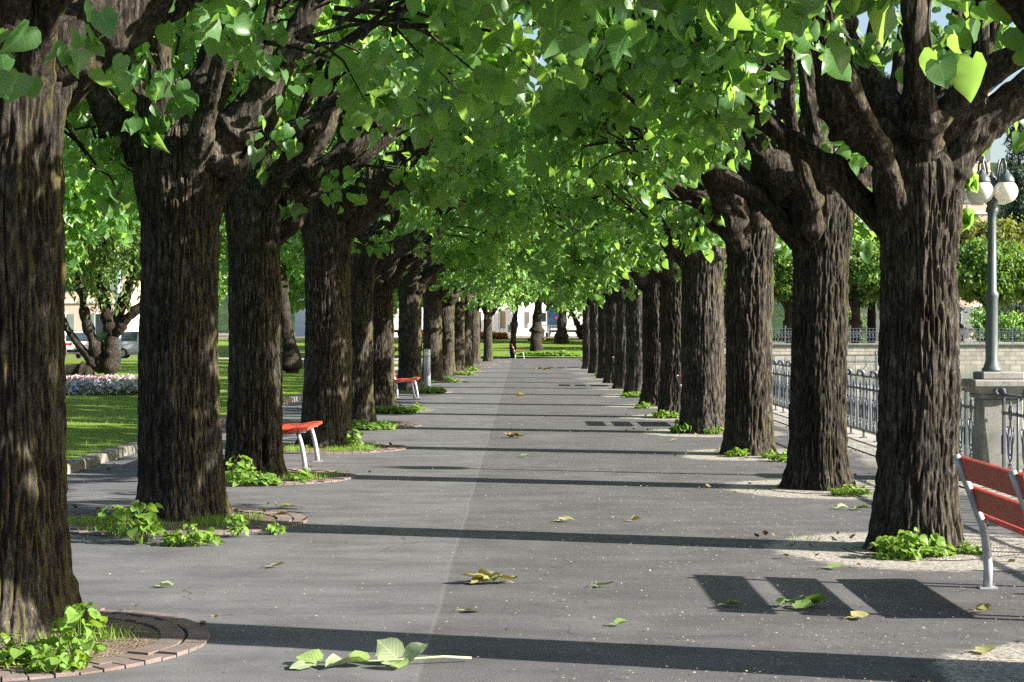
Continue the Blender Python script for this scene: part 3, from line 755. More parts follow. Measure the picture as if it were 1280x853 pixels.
for i, (x, y, dia, H) in enumerate(RIGHT):
    lime(x, y, dia, H, 'R', i, f'{ORD[i]} lime of the lakeside row, {EXR[i]}', 900 + i * 19, LB.get('R%d' % i), lean=((.01, 0) if i == 2 else (0, 0)))

# ------------------------------------------------------------------ ground, path, water
def ramp_h(x, y):
    t = np.clip((y - 108) / 42, 0, 1); return .9 * t * t * (3 - 2 * t)
def sheet(name, xs, ys, z, mat, hfun=None, jit=0.0, kind='structure'):
    X, Y = np.meshgrid(np.array(xs, float), np.array(ys, float))
    Z = np.full_like(X, z) + (hfun(X, Y) if hfun else 0)
    V = np.stack([X, Y, Z], -1).reshape(-1, 3); nx, ny = len(xs), len(ys)
    i = np.arange(ny - 1)[:, None]; j = np.arange(nx - 1)[None, :]
    q = np.stack([i * nx + j, i * nx + j + 1, (i + 1) * nx + j + 1, (i + 1) * nx + j], -1).reshape(-1, 4)
    o = link_mesh(name, np_mesh(name, V, np.full(len(q), 4), q.ravel(), M[mat], smooth=True)); o['kind'] = kind
    return o
LAKE_X = 5.26
ysg = list(np.arange(-15, 200, 4)) + [260, 400, 700]
sheet('ground', [-700, -300, -120, -60, -30, -10, 0, LAKE_X], ysg, -.012, 'earth', ramp_h)
sheet('ground_beyond_lake', [LAKE_X, 9.0], [108, 112, 118, 126, 134, 142, 150, 200, 700], -.012, 'earth', ramp_h)
po = sheet('promenade_path', list(np.arange(-5.02, 4.5, .17)) + [4.5], list(np.arange(-15, 4, 2.)) + list(np.arange(4, 45, .17)) + list(np.arange(45, 107.2, .5)), 0.0, 'asphalt')
_n = len(po.data.vertices); _co = np.zeros(_n * 3, np.float32); po.data.vertices.foreach_get('co', _co); _co = _co.reshape(-1, 3)
_g = np.zeros(_n)
for (tx, ty, td, trow) in TREES:
    if trow == 'R':
        dd = np.hypot((_co[:, 0] - tx - .15) / 1.22, (_co[:, 1] - ty) / 1.25) + .30 * (vnoise(_co[:, 0] * 1.7, _co[:, 1] * 1.7, ty, 5) - .5)
        _g = np.maximum(_g, np.clip((1.18 - dd) / .45, 0, 1))
_g = np.maximum(_g, np.clip((_co[:, 0] - 3.95 + .5 * (vnoise(_co[:, 0], _co[:, 1] * .8, 3, 6) - .5)) / .6, 0, 1) * .75)
_a = po.data.attributes.new('gravel', 'FLOAT', 'POINT'); _a.data.foreach_set('value', _g.astype(np.float32))
sheet('paved_edge', [4.5, LAKE_X], [-15, 20, 60, 107], .012, 'paving')
sheet('lake_water', [LAKE_X - .5, 60, 300, 900], [-200, 0, 60, 118], -.8, 'water')
wl = MB()
wl.box((LAKE_X + .06, 46, -.75), (.28, 122, 1.46)); tag(wl.build('quay_wall', M['quaywall']), 'low stone quay wall below the promenade railing', 'wall')
# lawns
sheet('left_lawn', [-60, -40, -25, -15, -10, -7, -5.22], list(np.arange(-12, 86, 5)) + [84], .07, 'lawn', lambda X, Y: .25 * np.clip((-5.2 - X) / 10, 0, 1))
sheet('far_lawn', [-40, -20, -12, -8, -5, -2, 2, 5], [107.3, 112, 117, 122, 128, 134, 140, 146, 152, 158], .03, 'lawn', ramp_h)
sheet('street', [-120, -60, -20, -5.3], [87, 95, 105, 118], .004, 'paving')
# kerb stones round the left lawn
kb = MB()
yy = -12.0
while yy < 84:
    L = random.uniform(.85, 1.15)
    kb.box((-5.12 + random.uniform(-.008, .008), yy + L / 2, .02), (.20, L - .015, .17), 0, .94, .02); yy += L
for a in range(14):
    pass
tag(kb.build('kerb', M['kerb']), 'low rounded stone kerb along the left lawn', 'kerb', kind='structure')
# tree pits
def disc(mb, c, r0, r1, z, n=48, wob=.0, seed=0):
    vs = []; fs = []
    for k in range(n):
        a = 2 * math.pi * k / n
        w_ = 1 + wob * (float(vnoise(math.cos(a) * 2 + 5, math.sin(a) * 2 + 5, seed * 3.3, seed)) - .5) * 2
        for rr in (r0, r1): vs.append((c[0] + rr * w_ * math.cos(a), c[1] + rr * w_ * math.sin(a), z))
    for k in range(n):
        k2 = (k + 1) % n; fs.append((2 * k, 2 * k + 1, 2 * k2 + 1, 2 * k2))
    mb.add(vs, fs)
for i, (x, y, dia, row) in enumerate(TREES):
    mb = MB()
    if row == 'L':
        disc(mb, (x + .02, y - .36, 0), .02, .97, .010, 40, .02, i)
        mb.cur = 1
        n = 58 if y < 40 else 30
        for ring_, (ra, rb) in enumerate(((.86, .98), (1.0, 1.11))):
            for k in range(n):
                a0, a1 = 2 * math.pi * (k + .04 + .5 * ring_) / n, 2 * math.pi * (k + .96 + .5 * ring_) / n
                h = .016 + random.uniform(-.004, .008)
                p = [(ra * math.cos(a0), ra * math.sin(a0)), (rb * math.cos(a0), rb * math.sin(a0)), (rb * math.cos(a1), rb * math.sin(a1)), (ra * math.cos(a1), ra * math.sin(a1))]
                mb.prism([(x + .02 + u, y - .36 + v_) for u, v_ in p], .002, h, 'xy')
        o = mb.build('tree_pit', [M['soil'], M['sett']])
    else:
        disc(mb, (x + .1, y, 0), .1, .62, .006, 56, .16, i)
        o = mb.build('tree_pit', [M['gravel']])
    o['kind'] = 'structure'

# ------------------------------------------------------------------ red benches (all face +x)
def make_bench():
    t = thing('park_bench', '', 'bench')
    def slat(name, c, w_, th, ang):
        mb = MB(); dx, dz = math.cos(ang) * w_ / 2, math.sin(ang) * w_ / 2
        nx, nz = -math.sin(ang) * th / 2, math.cos(ang) * th / 2
        b = .008
        prof = [(c[0] - dx - nx, c[1] - dz - nz), (c[0] + dx - nx, c[1] + dz - nz), (c[0] + dx * 1.02, c[1] + dz * 1.02), (c[0] + dx + nx, c[1] + dz + nz), (c[0] - dx + nx, c[1] - dz + nz), (c[0] - dx * 1.02, c[1] - dz * 1.02)]
        mb.prism(prof, -.8, .8, 'xz'); mb.build(name, M['red'], t)
    slat('seat_slat', (.13, .435), .13, .034, R(4)); slat('seat_slat', (.275, .440), .13, .034, R(-1)); slat('seat_slat', (.42, .455), .13, .034, R(10)); slat('seat_slat', (.545, .470), .10, .034, R(2))
    slat('back_slat', (-.005, .555), .145, .030, R(102)); slat('back_slat', (-.085, .745), .145, .030, R(104))
    for y in (-.65, .65):
        mb = MB(); mb.smooth = True
        mb.tube([(0.06, y, 0), (.065, y, .12), (.055, y, .26), (.035, y, .38), (.0, y, .47), (-.055, y, .62), (-.10, y, .73), (-.135, y, .825)], [.030, .029, .028, .028, .027, .026, .025, .024], 10, True)
        mb.smooth = False; mb.box((.06, y, .004), (.11, .09, .012)); mb.build('back_leg', M['steel'], t)
        mb = MB(); mb.smooth = True
        mb.tube([(.555, y, 0), (.545, y, .1), (.525, y, .22), (.50, y, .33), (.47, y, .425)], [.030, .028, .027, .026, .025], 10)
        mb.smooth = False; mb.box((.555, y, .004), (.11, .09, .012)); mb.build('front_leg', M['steel'], t)
        mb = MB(); mb.smooth = True
        mb.tube([(.02, y, .40), (.2, y, .405), (.4, y, .42), (.56, y, .445)], .018, 8); mb.build('seat_bearer', M['steel'], t)
    return t
GB = 'red park benches'
b0 = make_bench(); b0.location = (2.84, 10.77, 0)
tag(b0, 'nearest red slatted bench facing the lake, cut by the picture edge', 'bench', GB)
copy_tree(b0, (-3.02, 21.75, 0), 0, 'red bench facing the path, partly hidden behind the third left trunk', GB)
copy_tree(b0, (-2.98, 43.0, 0), 0, 'red bench in the left row just before the grey bollard', GB)
copy_tree(b0, (-.33, 103.0, 0), 0, 'farthest red bench, by the thin trunk at the end of the path', GB)
copy_tree(b0, (2.84, 31.1, 0), 0, 'red bench hidden behind the broad fifth lakeside trunk, seen by its shadow', GB)
copy_tree(b0, (2.84, 53.0, 0), 0, 'red lakeside bench between the ninth and tenth lakeside trunks', GB)
copy_tree(b0, (2.84, 79.0, 0), 0, 'farthest red lakeside bench, behind the last lakeside trunks', GB)

# ------------------------------------------------------------------ iron railings
def post_mesh():
    mb = MB(); mb.box((0, 0, .47), (.022, .062, .94)); mb.box((0, 0, .012), (.09, .12, .024)); mb.box((0, 0, .115), (.034, .075, .03)); mb.box((0, 0, .735), (.034, .075, .03))
    mb.smooth = True
    mb.tube([(0, 0, .93), (-.01, 0, .985), (-.035, 0, 1.01), (-.075, 0, 1.0), (-.09, 0, .96), (-.07, 0, .93), (-.05, 0, .945)], [.03, .03, .028, .026, .022, .018, .014], 8)
    mb.ring((-.015, 0, .40), .0, .09, .012, 'x', 12, 5)
    return mb.mesh('post', M['iron'])
def panel_mesh(L):
    mb = MB(); mb.smooth = True
    for k in (-1, 1):
        c = k * L * .26
        mb.ring((0, c, .43), .085, .185, .011, 'x', 18, 5); mb.ring((0, c, .40), .040, .10, .009, 'x', 14, 5)
        mb.tube([(0, c, .62), (0, c, .86)], .011, 6); mb.tube([(0, c, .13), (0, c, .25)], .011, 6)
        for s in (-1, 1):
            mb.tube([(0, c, .66), (0, c + s * .05, .70), (0, c + s * .06, .78), (0, c + s * .02, .82)], .008, 5)
            mb.tube([(0, c, .22), (0, c + s * .07, .20), (0, c + s * .085, .15)], .008, 5)
            mb.tube([(0, c + s * .09, .43), (0, c + s * .14, .52), (0, c + s * .12, .60), (0, c + s * .09, .56)], .008, 5)
        mb.lathe([(.001, .735), (.022, .765), (.012, .80), (.001, .85)], (0, c, 0), 6)
    mb.tube([(0, 0, .13), (0, 0, .90)], .014, 6); mb.lathe([(.002, .70), (.028, .74), (.014, .78), (.002, .84)], (0, 0, 0), 6)
    return mb.mesh('scroll_panel', M['iron'])
PM = post_mesh(); PL = 1.05; SM = panel_mesh(PL)
def railing(label, p0, p1, z=0.0, name='iron_railing', mesh_posts=None, mesh_pan=None, step=PL):
    p0, p1 = Vector((*p0, z)), Vector((*p1, z)); d = p1 - p0; L = d.length; n = max(1, round(L / step)); a = math.atan2(d.y, d.x)
    t = thing(name, label, 'railing', p0, a - math.pi / 2)       # local +y runs along the railing
    for (nm, zz, w_, h) in (('handrail', .925, .055, .03), ('middle_rail', .735, .018, .035), ('bottom_rail', .125, .018, .035)):
        mb = MB(); mb.box((0, L / 2, zz), (w_, L, h), 0, 1, .006); mb.build(nm, M['iron'], t)
    for k in range(n + 1): link_mesh('post', mesh_posts or PM, t, (0, k * L / n, 0))
    for k in range(n):
        o = link_mesh('scroll_panel', mesh_pan or SM, t, (0, (k + .5) * L / n, 0)); o.scale = (1, L / n / step, 1)
    return t
RX = 5.07
railing('blue grey iron railing with scrolls on the near side of the stone pedestal', (RX, 8.4), (RX, 19.3))
railing('long blue grey iron railing with scrolls running from the pedestal along the lake', (RX, 19.9), (RX, 50))
railing('short iron railing along the stone landing set across the lake edge', (RX + .2, 50.2), (9.7, 50.2))
railing('distant iron railing going on past the landing to the end of the path', (RX, 54), (RX, 100), step=1.3)
lp_ = MB(); lp_.box((7.6, 52.1, -.5), (4.6, 4.2, 1.02)); tag(lp_.build('stone_landing', M['granite']), 'stone landing jutting into the lake behind the railing', 'landing')

# ------------------------------------------------------------------ lamp on pedestal
ped = thing('stone_pedestal', 'square granite pedestal with a moulded cap in the line of the railing', 'pedestal', (RX + .02, 19.6, 0))
mb = MB(); mb.box((0, 0, .06), (.62, .62, .14), 0, 1, .015); mb.box((0, 0, .50), (.46, .46, .76), 0, .90, .012); mb.build('shaft', M['granite'], ped)
mb = MB(); mb.box((0, 0, .905), (.50, .50, .05), 0, 1.0, .01); mb.box((0, 0, .965), (.50, .50, .07), 0, 1.30, .0); mb.box((0, 0, 1.04), (.68, .68, .08), 0, 1, .015); mb.build('cap', M['granite'], ped)
mb = MB(); mb.box((0, 0, 1.12), (.44, .44, .08), 0, 1, .012); mb.build('plinth', M['granite'], ped)
lamp = thing('street_lamp', 'grey green lamp post with white globes on hooked arms, on the stone pedestal', 'street lamp', (RX - .05, 19.6, 1.16))
mb = MB(); mb.smooth = True
mb.lathe([(.105, 0), (.105, .03), (.085, .05), (.075, .09), (.066, .12), (.064, .78), (.072, .80), (.072, .83), (.05, .86), (.044, 1.62), (.046, 1.68), (.065, 1.70), (.065, 1.73), (.052, 1.76), (.075, 1.86), (.08, 1.88)], (0, 0, 0), 20); mb.build('pole', M['lampgreen'], lamp)
mb = MB(); mb.box((0, 0, 1.955), (.13, .13, .15), 0, 1, .01); mb.smooth = True; mb.lathe([(.05, 2.03), (.055, 2.05), (.03, 2.08), (.012, 2.12)], (0, 0, 0), 12); mb.build('head_block', M['lampgreen'], lamp)
for a in (-50, 40, 130, 220):
    ca, sa = math.cos(R(a)), math.sin(R(a))
    mb = MB(); mb.smooth = True
    q = [(.06, 1.96), (.09, 2.12), (.11, 2.21), (.135, 2.255), (.15, 2.25), (.168, 2.20), (.175, 2.12)]
    mb.tube([(r_ * ca, r_ * sa, z) for r_, z in q], .013, 8); ao = mb.build('hook_arm', M['lampgreen'], lamp)
    mb = MB(); mb.smooth = True
    mb.lathe([(.014, 2.14), (.03, 2.12), (.035, 2.10), (.06, 2.08), (.085, 2.04), (.09, 2.01), (.088, 2.0)], (.175 * ca, .175 * sa, 0), 16); mb.build('lamp_cap', M['lampgreen'], ao)
    mb = MB(); mb.smooth = True
    mb.lathe([(.125 * math.sin(math.pi * (k + 2) / 14), 1.905 - .125 * -math.cos(math.pi * (k + 2) / 14)) for k in range(12)][::-1] + [], (.175 * ca, .175 * sa, 0), 22)
    mb.build('globe', M['globe'], lamp)

# ------------------------------------------------------------------ bollard, far pillar
bo = thing('bollard_light', 'slim pale grey metal bollard standing beside the eighth left trunk', 'bollard', (*gp(534, 483), 0))
mb = MB(); mb.smooth = True; mb.lathe([(.098, 0), (.098, .80), (.095, .81), (.095, .84), (.098, .85), (.098, 1.04), (.09, 1.06)], (0, 0, 0), 20); mb.build('post', M['steel'], bo)
mb = MB(); mb.smooth = True; mb.lathe([(.099, .86), (.099, .98)], (0, 0, 0), 20); mb.build('lens', M['white'], bo)
pl = thing('metal_pillar', 'pale metal pillar with a wide drum base at the far end of the path', 'pillar', (*gp(749.5, 443.5), 0))
mb = MB(); mb.smooth = True; mb.lathe([(.26, 0), (.27, .05), (.27, 1.30), (.25, 1.33)], (0, 0, 0), 24); mb.build('drum', M['steel'], pl)
mb = MB(); mb.smooth = True; mb.lathe([(.15, 1.33), (.14, 2.2), (.10, 3.4), (.06, 5.0)], (0, 0, 0), 16); mb.build('mast', M['bluepole'], pl)

# ------------------------------------------------------------------ weeds at the feet of the trees
def weed_mesh(name, rng, w_, d_, h, n, size, stems=True, mat='weed'):
    ph = rng.uniform(0, 6.28, n); rr = np.sqrt(rng.random(n)); z = rng.random(n) ** .8
    dome = np.sqrt(np.clip(1 - rr ** 2 * .8, 0, 1))
    p = np.stack([np.cos(ph) * rr * w_, np.sin(ph) * rr * d_, (.12 + .88 * z) * h * dome * (.6 + .8 * vnoise(np.cos(ph) * rr * 4, np.sin(ph) * rr * 4, 2, int(rng.integers(99))))], 1)
    out = np.stack([np.cos(ph), np.sin(ph), np.full(n, -.25)], 1)
    lv = leaves(p, out * .8 + rand_dir(n, rng) * .6, rand_dir(n, rng) * .5 + np.array([0, -.2, .9]), size * rng.uniform(.5, 1.25, n), np.clip(rng.random(n) * .6 + z * .4, 0, 1), 'hi', rng=rng)
    mb = MB()
    for q in p[::3]: mb.tube([(q[0] * .45, q[1] * .45, 0), (q[0] * .8, q[1] * .8, q[2] * .6), tuple(q)], [.005, .004, .002], 3, cap=False)
    st = mb_np(mb); v, f, l, t = join([lv, st])
    return np_mesh(name, v, f, l, [M[mat]], None, t)
wr = np.random.default_rng(5)
WM = {k: weed_mesh('leafy_shoots', wr, *a) for k, a in {
    'wide': (.36, .22, .24, 260, .072), 'tall': (.17, .15, .46, 62, .085), 'small': (.15, .12, .15, 70, .06), 'mid': (.25, .18, .20, 125, .07), 'patch': (.55, .30, .26, 500, .075)}.items()}
GW = 'leafy shoots at the feet of the limes'
for (px, py, k, s, lab) in [
    (12, 832, 'mid', 1.0, 'leafy green shoots against the picture edge at the foot of the nearest left trunk'),
    (100, 832, 'tall', .85, 'upright pale shoots right of the nearest left trunk'),
    (70, 843, 'small', 1.0, 'small low weed in front of the nearest left trunk'),
    (142, 672, 'tall', .75, 'darker upright shoots just left of the second left trunk'),
    (176, 680, 'tall', .95, 'tallest pale shoots in front of the second left trunk'),
    (240, 682, 'mid', .95, 'low bright cushion of leaves in front of the second left trunk'),
    (294, 672, 'tall', .55, 'small dark shoot at the right root of the second left trunk'),
    (345, 668, 'small', .7, 'tiny plant on the right edge of the sett ring of the second left trunk'),
    (312, 607, 'wide', 1.0, 'spreading shoots in front of the third left trunk'),
    (300, 604, 'tall', .9, 'tall thin shoot rising at the third left trunk'),
    (375, 603, 'small', 1.1, 'low weed right of the dark slot of the third left trunk'),
    (443, 562, 'tall', .7, 'thin shoot right of the fourth left trunk'),
    (452, 538, 'wide', .95, 'yellow green clump left half at the foot of the fifth left trunk'),
    (478, 537, 'mid', .95, 'yellow green clump right of the fifth left trunk'),
    (490, 517, 'patch', 1.0, 'broad leafy clump in front of the sixth left trunk'),
    (518, 515, 'small', 1.2, 'little tuft on the path side of the sixth left trunk'),
    (538, 492, 'patch', .9, 'flat leafy clump under the bench by the bollard'),
    (562, 477, 'mid', 1.0, 'weed clump just past the grey bollard'),
    (580, 470, 'wide', 1.2, 'weed clump at the tenth left trunk'),
    (588, 464, 'mid', 1.4, 'weed clump at the eleventh left trunk'),
    (1142, 697, 'wide', .92, 'dense bright clump at the foot of the furrowed lakeside trunk nearest the bench'),
    (1214, 693, 'small', .9, 'small tuft between the nearest lakeside trunk and the bench leg'),
    (975, 577, 'small', 1.1, 'small shoots just left of the third lakeside trunk'),
    (1063, 620, 'mid', .85, 'low shoots right of the third lakeside trunk'),
    (1030, 613, 'small', .6, 'tiny shoot in front of the third lakeside trunk'),
    (921, 571, 'small', 1.15, 'bright shoots in front of the pale sunlit lakeside trunk'),
    (962, 573, 'small', .8, 'tiny tuft on the right of the pale sunlit lakeside trunk'),
    (853, 542, 'small', 1.5, 'bright weed left of the broad fifth lakeside trunk'),
    (893, 543, 'mid', .8, 'low weed in front of the broad fifth lakeside trunk'),
    (833, 523, 'wide', .9, 'weed clump at the foot of the sixth lakeside trunk'),
    (803, 511, 'small', 1.5, 'dark weed at the foot of the seventh lakeside trunk'),
    (792, 497, 'wide', 1.0, 'weed clump at the foot of the eighth lakeside trunk'),
    (757, 470, 'mid', 1.6, 'weeds on the path edge by the far lakeside trunks')]:
    x, y = gp(px, py)
    o = link_mesh('leafy_shoots', WM[k], None, (x, y, .008)); s *= .84; o.scale = (s, s, s * (random.uniform(.9, 1.15) if k == 'tall' else random.uniform(.62, .95))); o.rotation_euler = (0, 0, random.uniform(0, 6.28) if k in ('tall', 'small') else random.choice((0, math.pi)) + random.uniform(-.4, .4))
    tag(o, lab, 'plant', GW)
# low hedge-like green at the far end of the path
for px, py, s, lab in ((672, 446, 2.0, 'leftmost low green clump at the far end of the path'), (697, 446.5, 2.3, 'middle low green clump at the far end of the path'), (730, 443, 2.6, 'right low green clump at the far end by the metal pillar')):
    x, y = gp(px, py); o = link_mesh('ground_ivy', WM['patch'], None, (x, y, .0)); o.scale = (s * 1.1, s * .6, s * .62); tag(o, lab, 'plant', 'green clumps at the end of the path')

# ------------------------------------------------------------------ grass (uncountable)
def blades(name, pts, h, rng, mat='grass', z=None):
    n = len(pts); p = np.column_stack([pts, np.zeros(n) if z is None else z])
    tip = rand_dir(n, rng) * .5 + np.array([0, 0, 1.0])
    v, f, l, t = leaves(p, tip, rand_dir(n, rng), h * rng.uniform(.5, 1.3, n), rng.random(n), 'blade', fold=0, curl=.3, rng=rng)
    v = v.copy()
    return link_mesh(name, np_mesh(name, v, f, l, M[mat], None, t))
gr = np.random.default_rng(21)
gx = gr.uniform(-16, -5.25, 60000); gy = 17 + 60 * gr.random(60000) ** 1.4
o = blades('lawn_grass', np.column_stack([gx, gy]), .075, gr, z=.06 + .25 * np.clip((-5.2 - gx) / 10, 0, 1)); tag(o, 'short mown grass of the left lawn', 'grass', kind='stuff')
pp = []
for (x, y, dia, row) in TREES:
    if y > 60: continue
    n = 1100 if row == 'L' else 40
    for _ in range(11 if row == 'L' else 3):
        a = gr.uniform(0, 6.28); r_ = gr.uniform(.35, .92); c = np.array([x + .02 * (row == 'L') + r_ * math.cos(a), y - .36 * (row == 'L') + r_ * math.sin(a)])
        pp.append(c + gr.normal(size=(n // 7 + 20, 2)) * .09)
o = blades('pit_grass', np.concatenate(pp), .07, gr, z=np.full(len(np.concatenate(pp)), .008)); tag(o, 'sparse grass growing inside the tree pits', 'grass', kind='stuff')

# ------------------------------------------------------------------ fallen leaves and litter
def fallen(px, py, mat, size, lab, tip_a=0.0, n=1, name='fallen_leaf', up=.15):
    x, y = gp(px, py); rng = np.random.default_rng(int(px * 7 + py))
    a = tip_a + rng.uniform(-.5, .5, n) * (2.2 if n > 1 else .2)
    p = np.stack([rng.normal(size=n) * size * .55 * (n > 1), rng.normal(size=n) * size * .3 * (n > 1), np.full(n, .014) + rng.random(n) * .03 * (n > 1)], 1)
    tip = np.stack([np.cos(a), np.sin(a), rng.uniform(-.02, up, n)], 1); nr = np.array([0, 0, 1.0]) + rand_dir(n, rng) * .25
    v, f, l, t = leaves(p, tip, nr, size * rng.uniform(.75, 1.1, n), rng.random(n), 'hi', fold=.5, curl=-.12, rng=rng)
    v[:, 2] = np.maximum(v[:, 2], .006)
    mb = MB(); mb.tube([(0, 0, .012), (-math.cos(tip_a) * size * .35, -math.sin(tip_a) * size * .35, .018), (-math.cos(tip_a) * size * .7, -math.sin(tip_a + .2) * size * .7, .008)], .0025, 4)
    st = mb_np(mb); v, f, l, t = join([(v, f, l, t), st])
    o = link_mesh(name, np_mesh(name, v, f, l, M[mat], None, t), None, (x, y, 0)); tag(o, lab, 'leaf', 'leaves lying on the path'); return o
for a in [
    (625, 730, 'fall_y', .13, 'curled yellow brown leaf cluster lying right of the seam near the camera', 2.8, 5),
    (747, 735, 'fall_g', .11, 'flat green leaf lying alone in mid path near the camera', .1, 1),
    (1003, 760, 'fall_g', .11, 'bright green leaf cluster lying on the bench shadow', .2, 6),
    (1067, 775, 'fall_y', .10, 'yellow leaf just right of the green cluster on the bench shadow', .3, 1),
    (1221, 766, 'fall_y', .11, 'yellow leaf lying below the bench leg', -.2, 1),
    (581, 766, 'fall_y', .10, 'small yellow leaf lying left of centre above the leafy twig', .1, 1),
    (770, 784, 'fall_g', .09, 'thin green leaf just above the nearest shadow stripe', .2, 1),
    (908, 759, 'fall_p', .09, 'pale leaf on the leftmost bench shadow', .0, 1),
    (643, 548, 'dead', .13, 'heap of brown dry leaves lying in the middle of the path', 1.5, 9),
    (340, 711, 'fall_y', .10, 'yellow leaf on the shaded path right of the second left trunk', .1, 1),
    (352, 636, 'fall_y', .14, 'yellow leaf right of the third left trunk', .1, 1),
    (345, 646, 'dead', .12, 'brown leaf just below the yellow one by the third left trunk', .1, 1),
    (200, 736, 'fall_p', .08, 'pale leaf lying on the shaded path right of the nearest left trunk', .1, 1),
    (700, 653, 'fall_y', .12, 'yellow leaf in mid path beyond the trunk shadow', .1, 1),
    (790, 653, 'fall_y', .10, 'yellow leaf right of mid path beyond the trunk shadow', .1, 1),
    (1036, 712, 'fall_g', .11, 'green leaf in front of the furrowed lakeside trunk', .2, 1),
    (1048, 637, 'fall_p', .10, 'pale leaf on the gravel right of the third lakeside trunk', .1, 1),
    (1070, 638, 'fall_g', .11, 'green leaf on the gravel right of the third lakeside trunk', .1, 1),
    (840, 552, 'fall_y', .12, 'yellow leaf left of the broad fifth lakeside trunk', .1, 1),
    (930, 574, 'dead', .10, 'brown leaf beneath the pale sunlit lakeside trunk', .1, 1),
    (652, 572, 'fall_g', .10, 'tiny green leaf beyond the brown leaf heap', .1, 1),
    (675, 463, 'dead', .22, 'far heap of brown leaves near the end of the path', .2, 5),
    (662, 498, 'fall_y', .16, 'far yellow leaf in mid path', .1, 2),
    (1222, 817, 'fall_y', .10, 'yellow leaf on the gravel in the right corner', .1, 1)]:
    fallen(*a)
# the leafy twig in the foreground
x, y = gp(465, 833)
tw = thing('fallen_twig', 'fallen leafy twig with large pale leaves lying in the foreground shadow', 'twig', (x, y, 0))
mb = MB(); mb.smooth = True; mb.tube([(.47, .10, .02), (.34, .05, .035), (.2, .02, .03), (.05, 0, .025), (-.2, -.02, .02), (-.42, -.05, .015)], [.006, .007, .006, .005, .004, .003], 6); mb.build('stem', M['fall_p'], tw)
trng = np.random.default_rng(3)
def twleaf(p, tip, nr, s, mat):
    v, f, l, t = leaves(np.array([p]), np.array([tip]), np.array([nr]), np.array([s]), np.array([.7]), 'hi', fold=.35, curl=.1, rng=trng)
    v[:, 2] = np.maximum(v[:, 2], .005); link_mesh('leaf', np_mesh('leaf', v, f, l, M[mat], None, t), tw)
twleaf((.12, .02, .03), (-.6, .25, .5), (.1, -.9, .35), 0.133, 'fall_p'); twleaf((.16, .02, .03), (.65, -.05, .45), (-.2, -.6, .8), 0.125, 'fall_p'); twleaf((.10, -.03, .02), (.3, -.9, .05), (0, 0, 1), 0.117, 'fall_g')
twleaf((-.02, .0, .02), (-.9, -.2, .12), (0, -.2, 1), 0.125, 'fall_g'); twleaf((-.12, -.05, .02), (-.7, -.6, .03), (0, .1, 1), 0.117, 'fall_p'); twleaf((-.25, 0, .02), (-.9, .2, .12), (0, -.3, 1), 0.117, 'fall_g')
twleaf((-.28, -.06, .02), (-.7, -.5, .03), (.1, 0, 1), 0.117, 'fall_p'); twleaf((.05, .05, .02), (.2, .8, .1), (0, 0, 1), 0.101, 'fall_g')
n = 420
qx = []; qy = []
for (tx, ty, td, trow) in TREES[:6] + TREES[13:19]:
    m_ = 16; an = gr.uniform(0, 6.28, m_); r_ = gr.uniform(.45, 1.25, m_); qx += list(tx + r_ * np.cos(an)); qy += list(ty + r_ * np.sin(an))
qx += list(gr.uniform(-4.95, -4.3, 60)); qy += list(gr.uniform(12, 50, 60)); qx += list(gr.uniform(3.4, 4.4, 60)); qy += list(gr.uniform(10, 45, 60))
n = len(qx); an = gr.uniform(0, 6.28, n)
v, f, l, t = leaves(np.column_stack([qx, qy, np.full(n, .02)]), np.column_stack([np.cos(an), np.sin(an), gr.uniform(-.05, .1, n)]), np.array([0, 0, 1.]) + rand_dir(n, gr) * .2, gr.uniform(.025, .055, n), gr.random(n), 'hi', fold=.8, curl=-.6, rng=gr)
v[:, 2] = np.maximum(v[:, 2], .008)
o = link_mesh('dry_leaves', np_mesh('dry_leaves', v, f, l, M['dead'], None, t)); tag(o, 'small crumpled brown leaves drifted round the tree pits and along the path edges', 'leaves', kind='stuff')
# fine litter: dry bracts and grit, past counting
n = 17000
lx = np.concatenate([gr.uniform(-4.9, 4.4, 4500), np.clip(gr.normal(2.0, 1.3, n - 4500), -2.8, 4.4)]); ly = 6.5 + 52 * gr.random(n) ** 1.7
v, f, l, t = leaves(np.column_stack([lx, ly, np.full(n, .012)]), np.column_stack([rand_dir(n, gr)[:, :2], gr.uniform(-.1, .25, n)]), np.array([0, 0, 1.]) + rand_dir(n, gr) * .3, gr.uniform(.005, .015, n), gr.random(n), 'lo', fold=.2, curl=.1, rng=gr)
v[:, 2] = np.maximum(v[:, 2], .005)
o = link_mesh('leaf_litter', np_mesh('leaf_litter', v, f, l, M['litter'], None, t)); tag(o, 'fine dry bracts and grit strewn over the path', 'litter', kind='stuff')

# ------------------------------------------------------------------ other trees
def blob_crown(name, rng, cen, rad, nclus, per, size, mat, tmpl='lo', droop=.6, gapv=.34, spread=.5, bottom=None):
    C = []; seed = int(rng.integers(1, 999)); cen, rad = np.array(cen), np.array(rad)
    while len(C) < nclus:
        d = rand_dir(3000, rng) * (rng.random((3000, 1)) ** .45); p = cen + d * rad
        k = vnoise(p[:, 0] * 1.1 / max(1, rad[0] * .3) + 40, p[:, 1] * 1.1 / max(1, rad[0] * .3) + 40, p[:, 2] * 1.1 / max(1, rad[0] * .3) + 40, seed)
        ok = (k > gapv) & (np.linalg.norm(d, axis=1) < .62 + .55 * k)
        if bottom is not None: ok &= p[:, 2] > bottom
        C.extend(p[ok].tolist())
    v, f, l, t = crown_leaves(np.array(C[:nclus]), per, spread, size, rng, tmpl, (cen[0], cen[1]), droop)
    return np_mesh(name, v, f, l, M[mat], None, t)
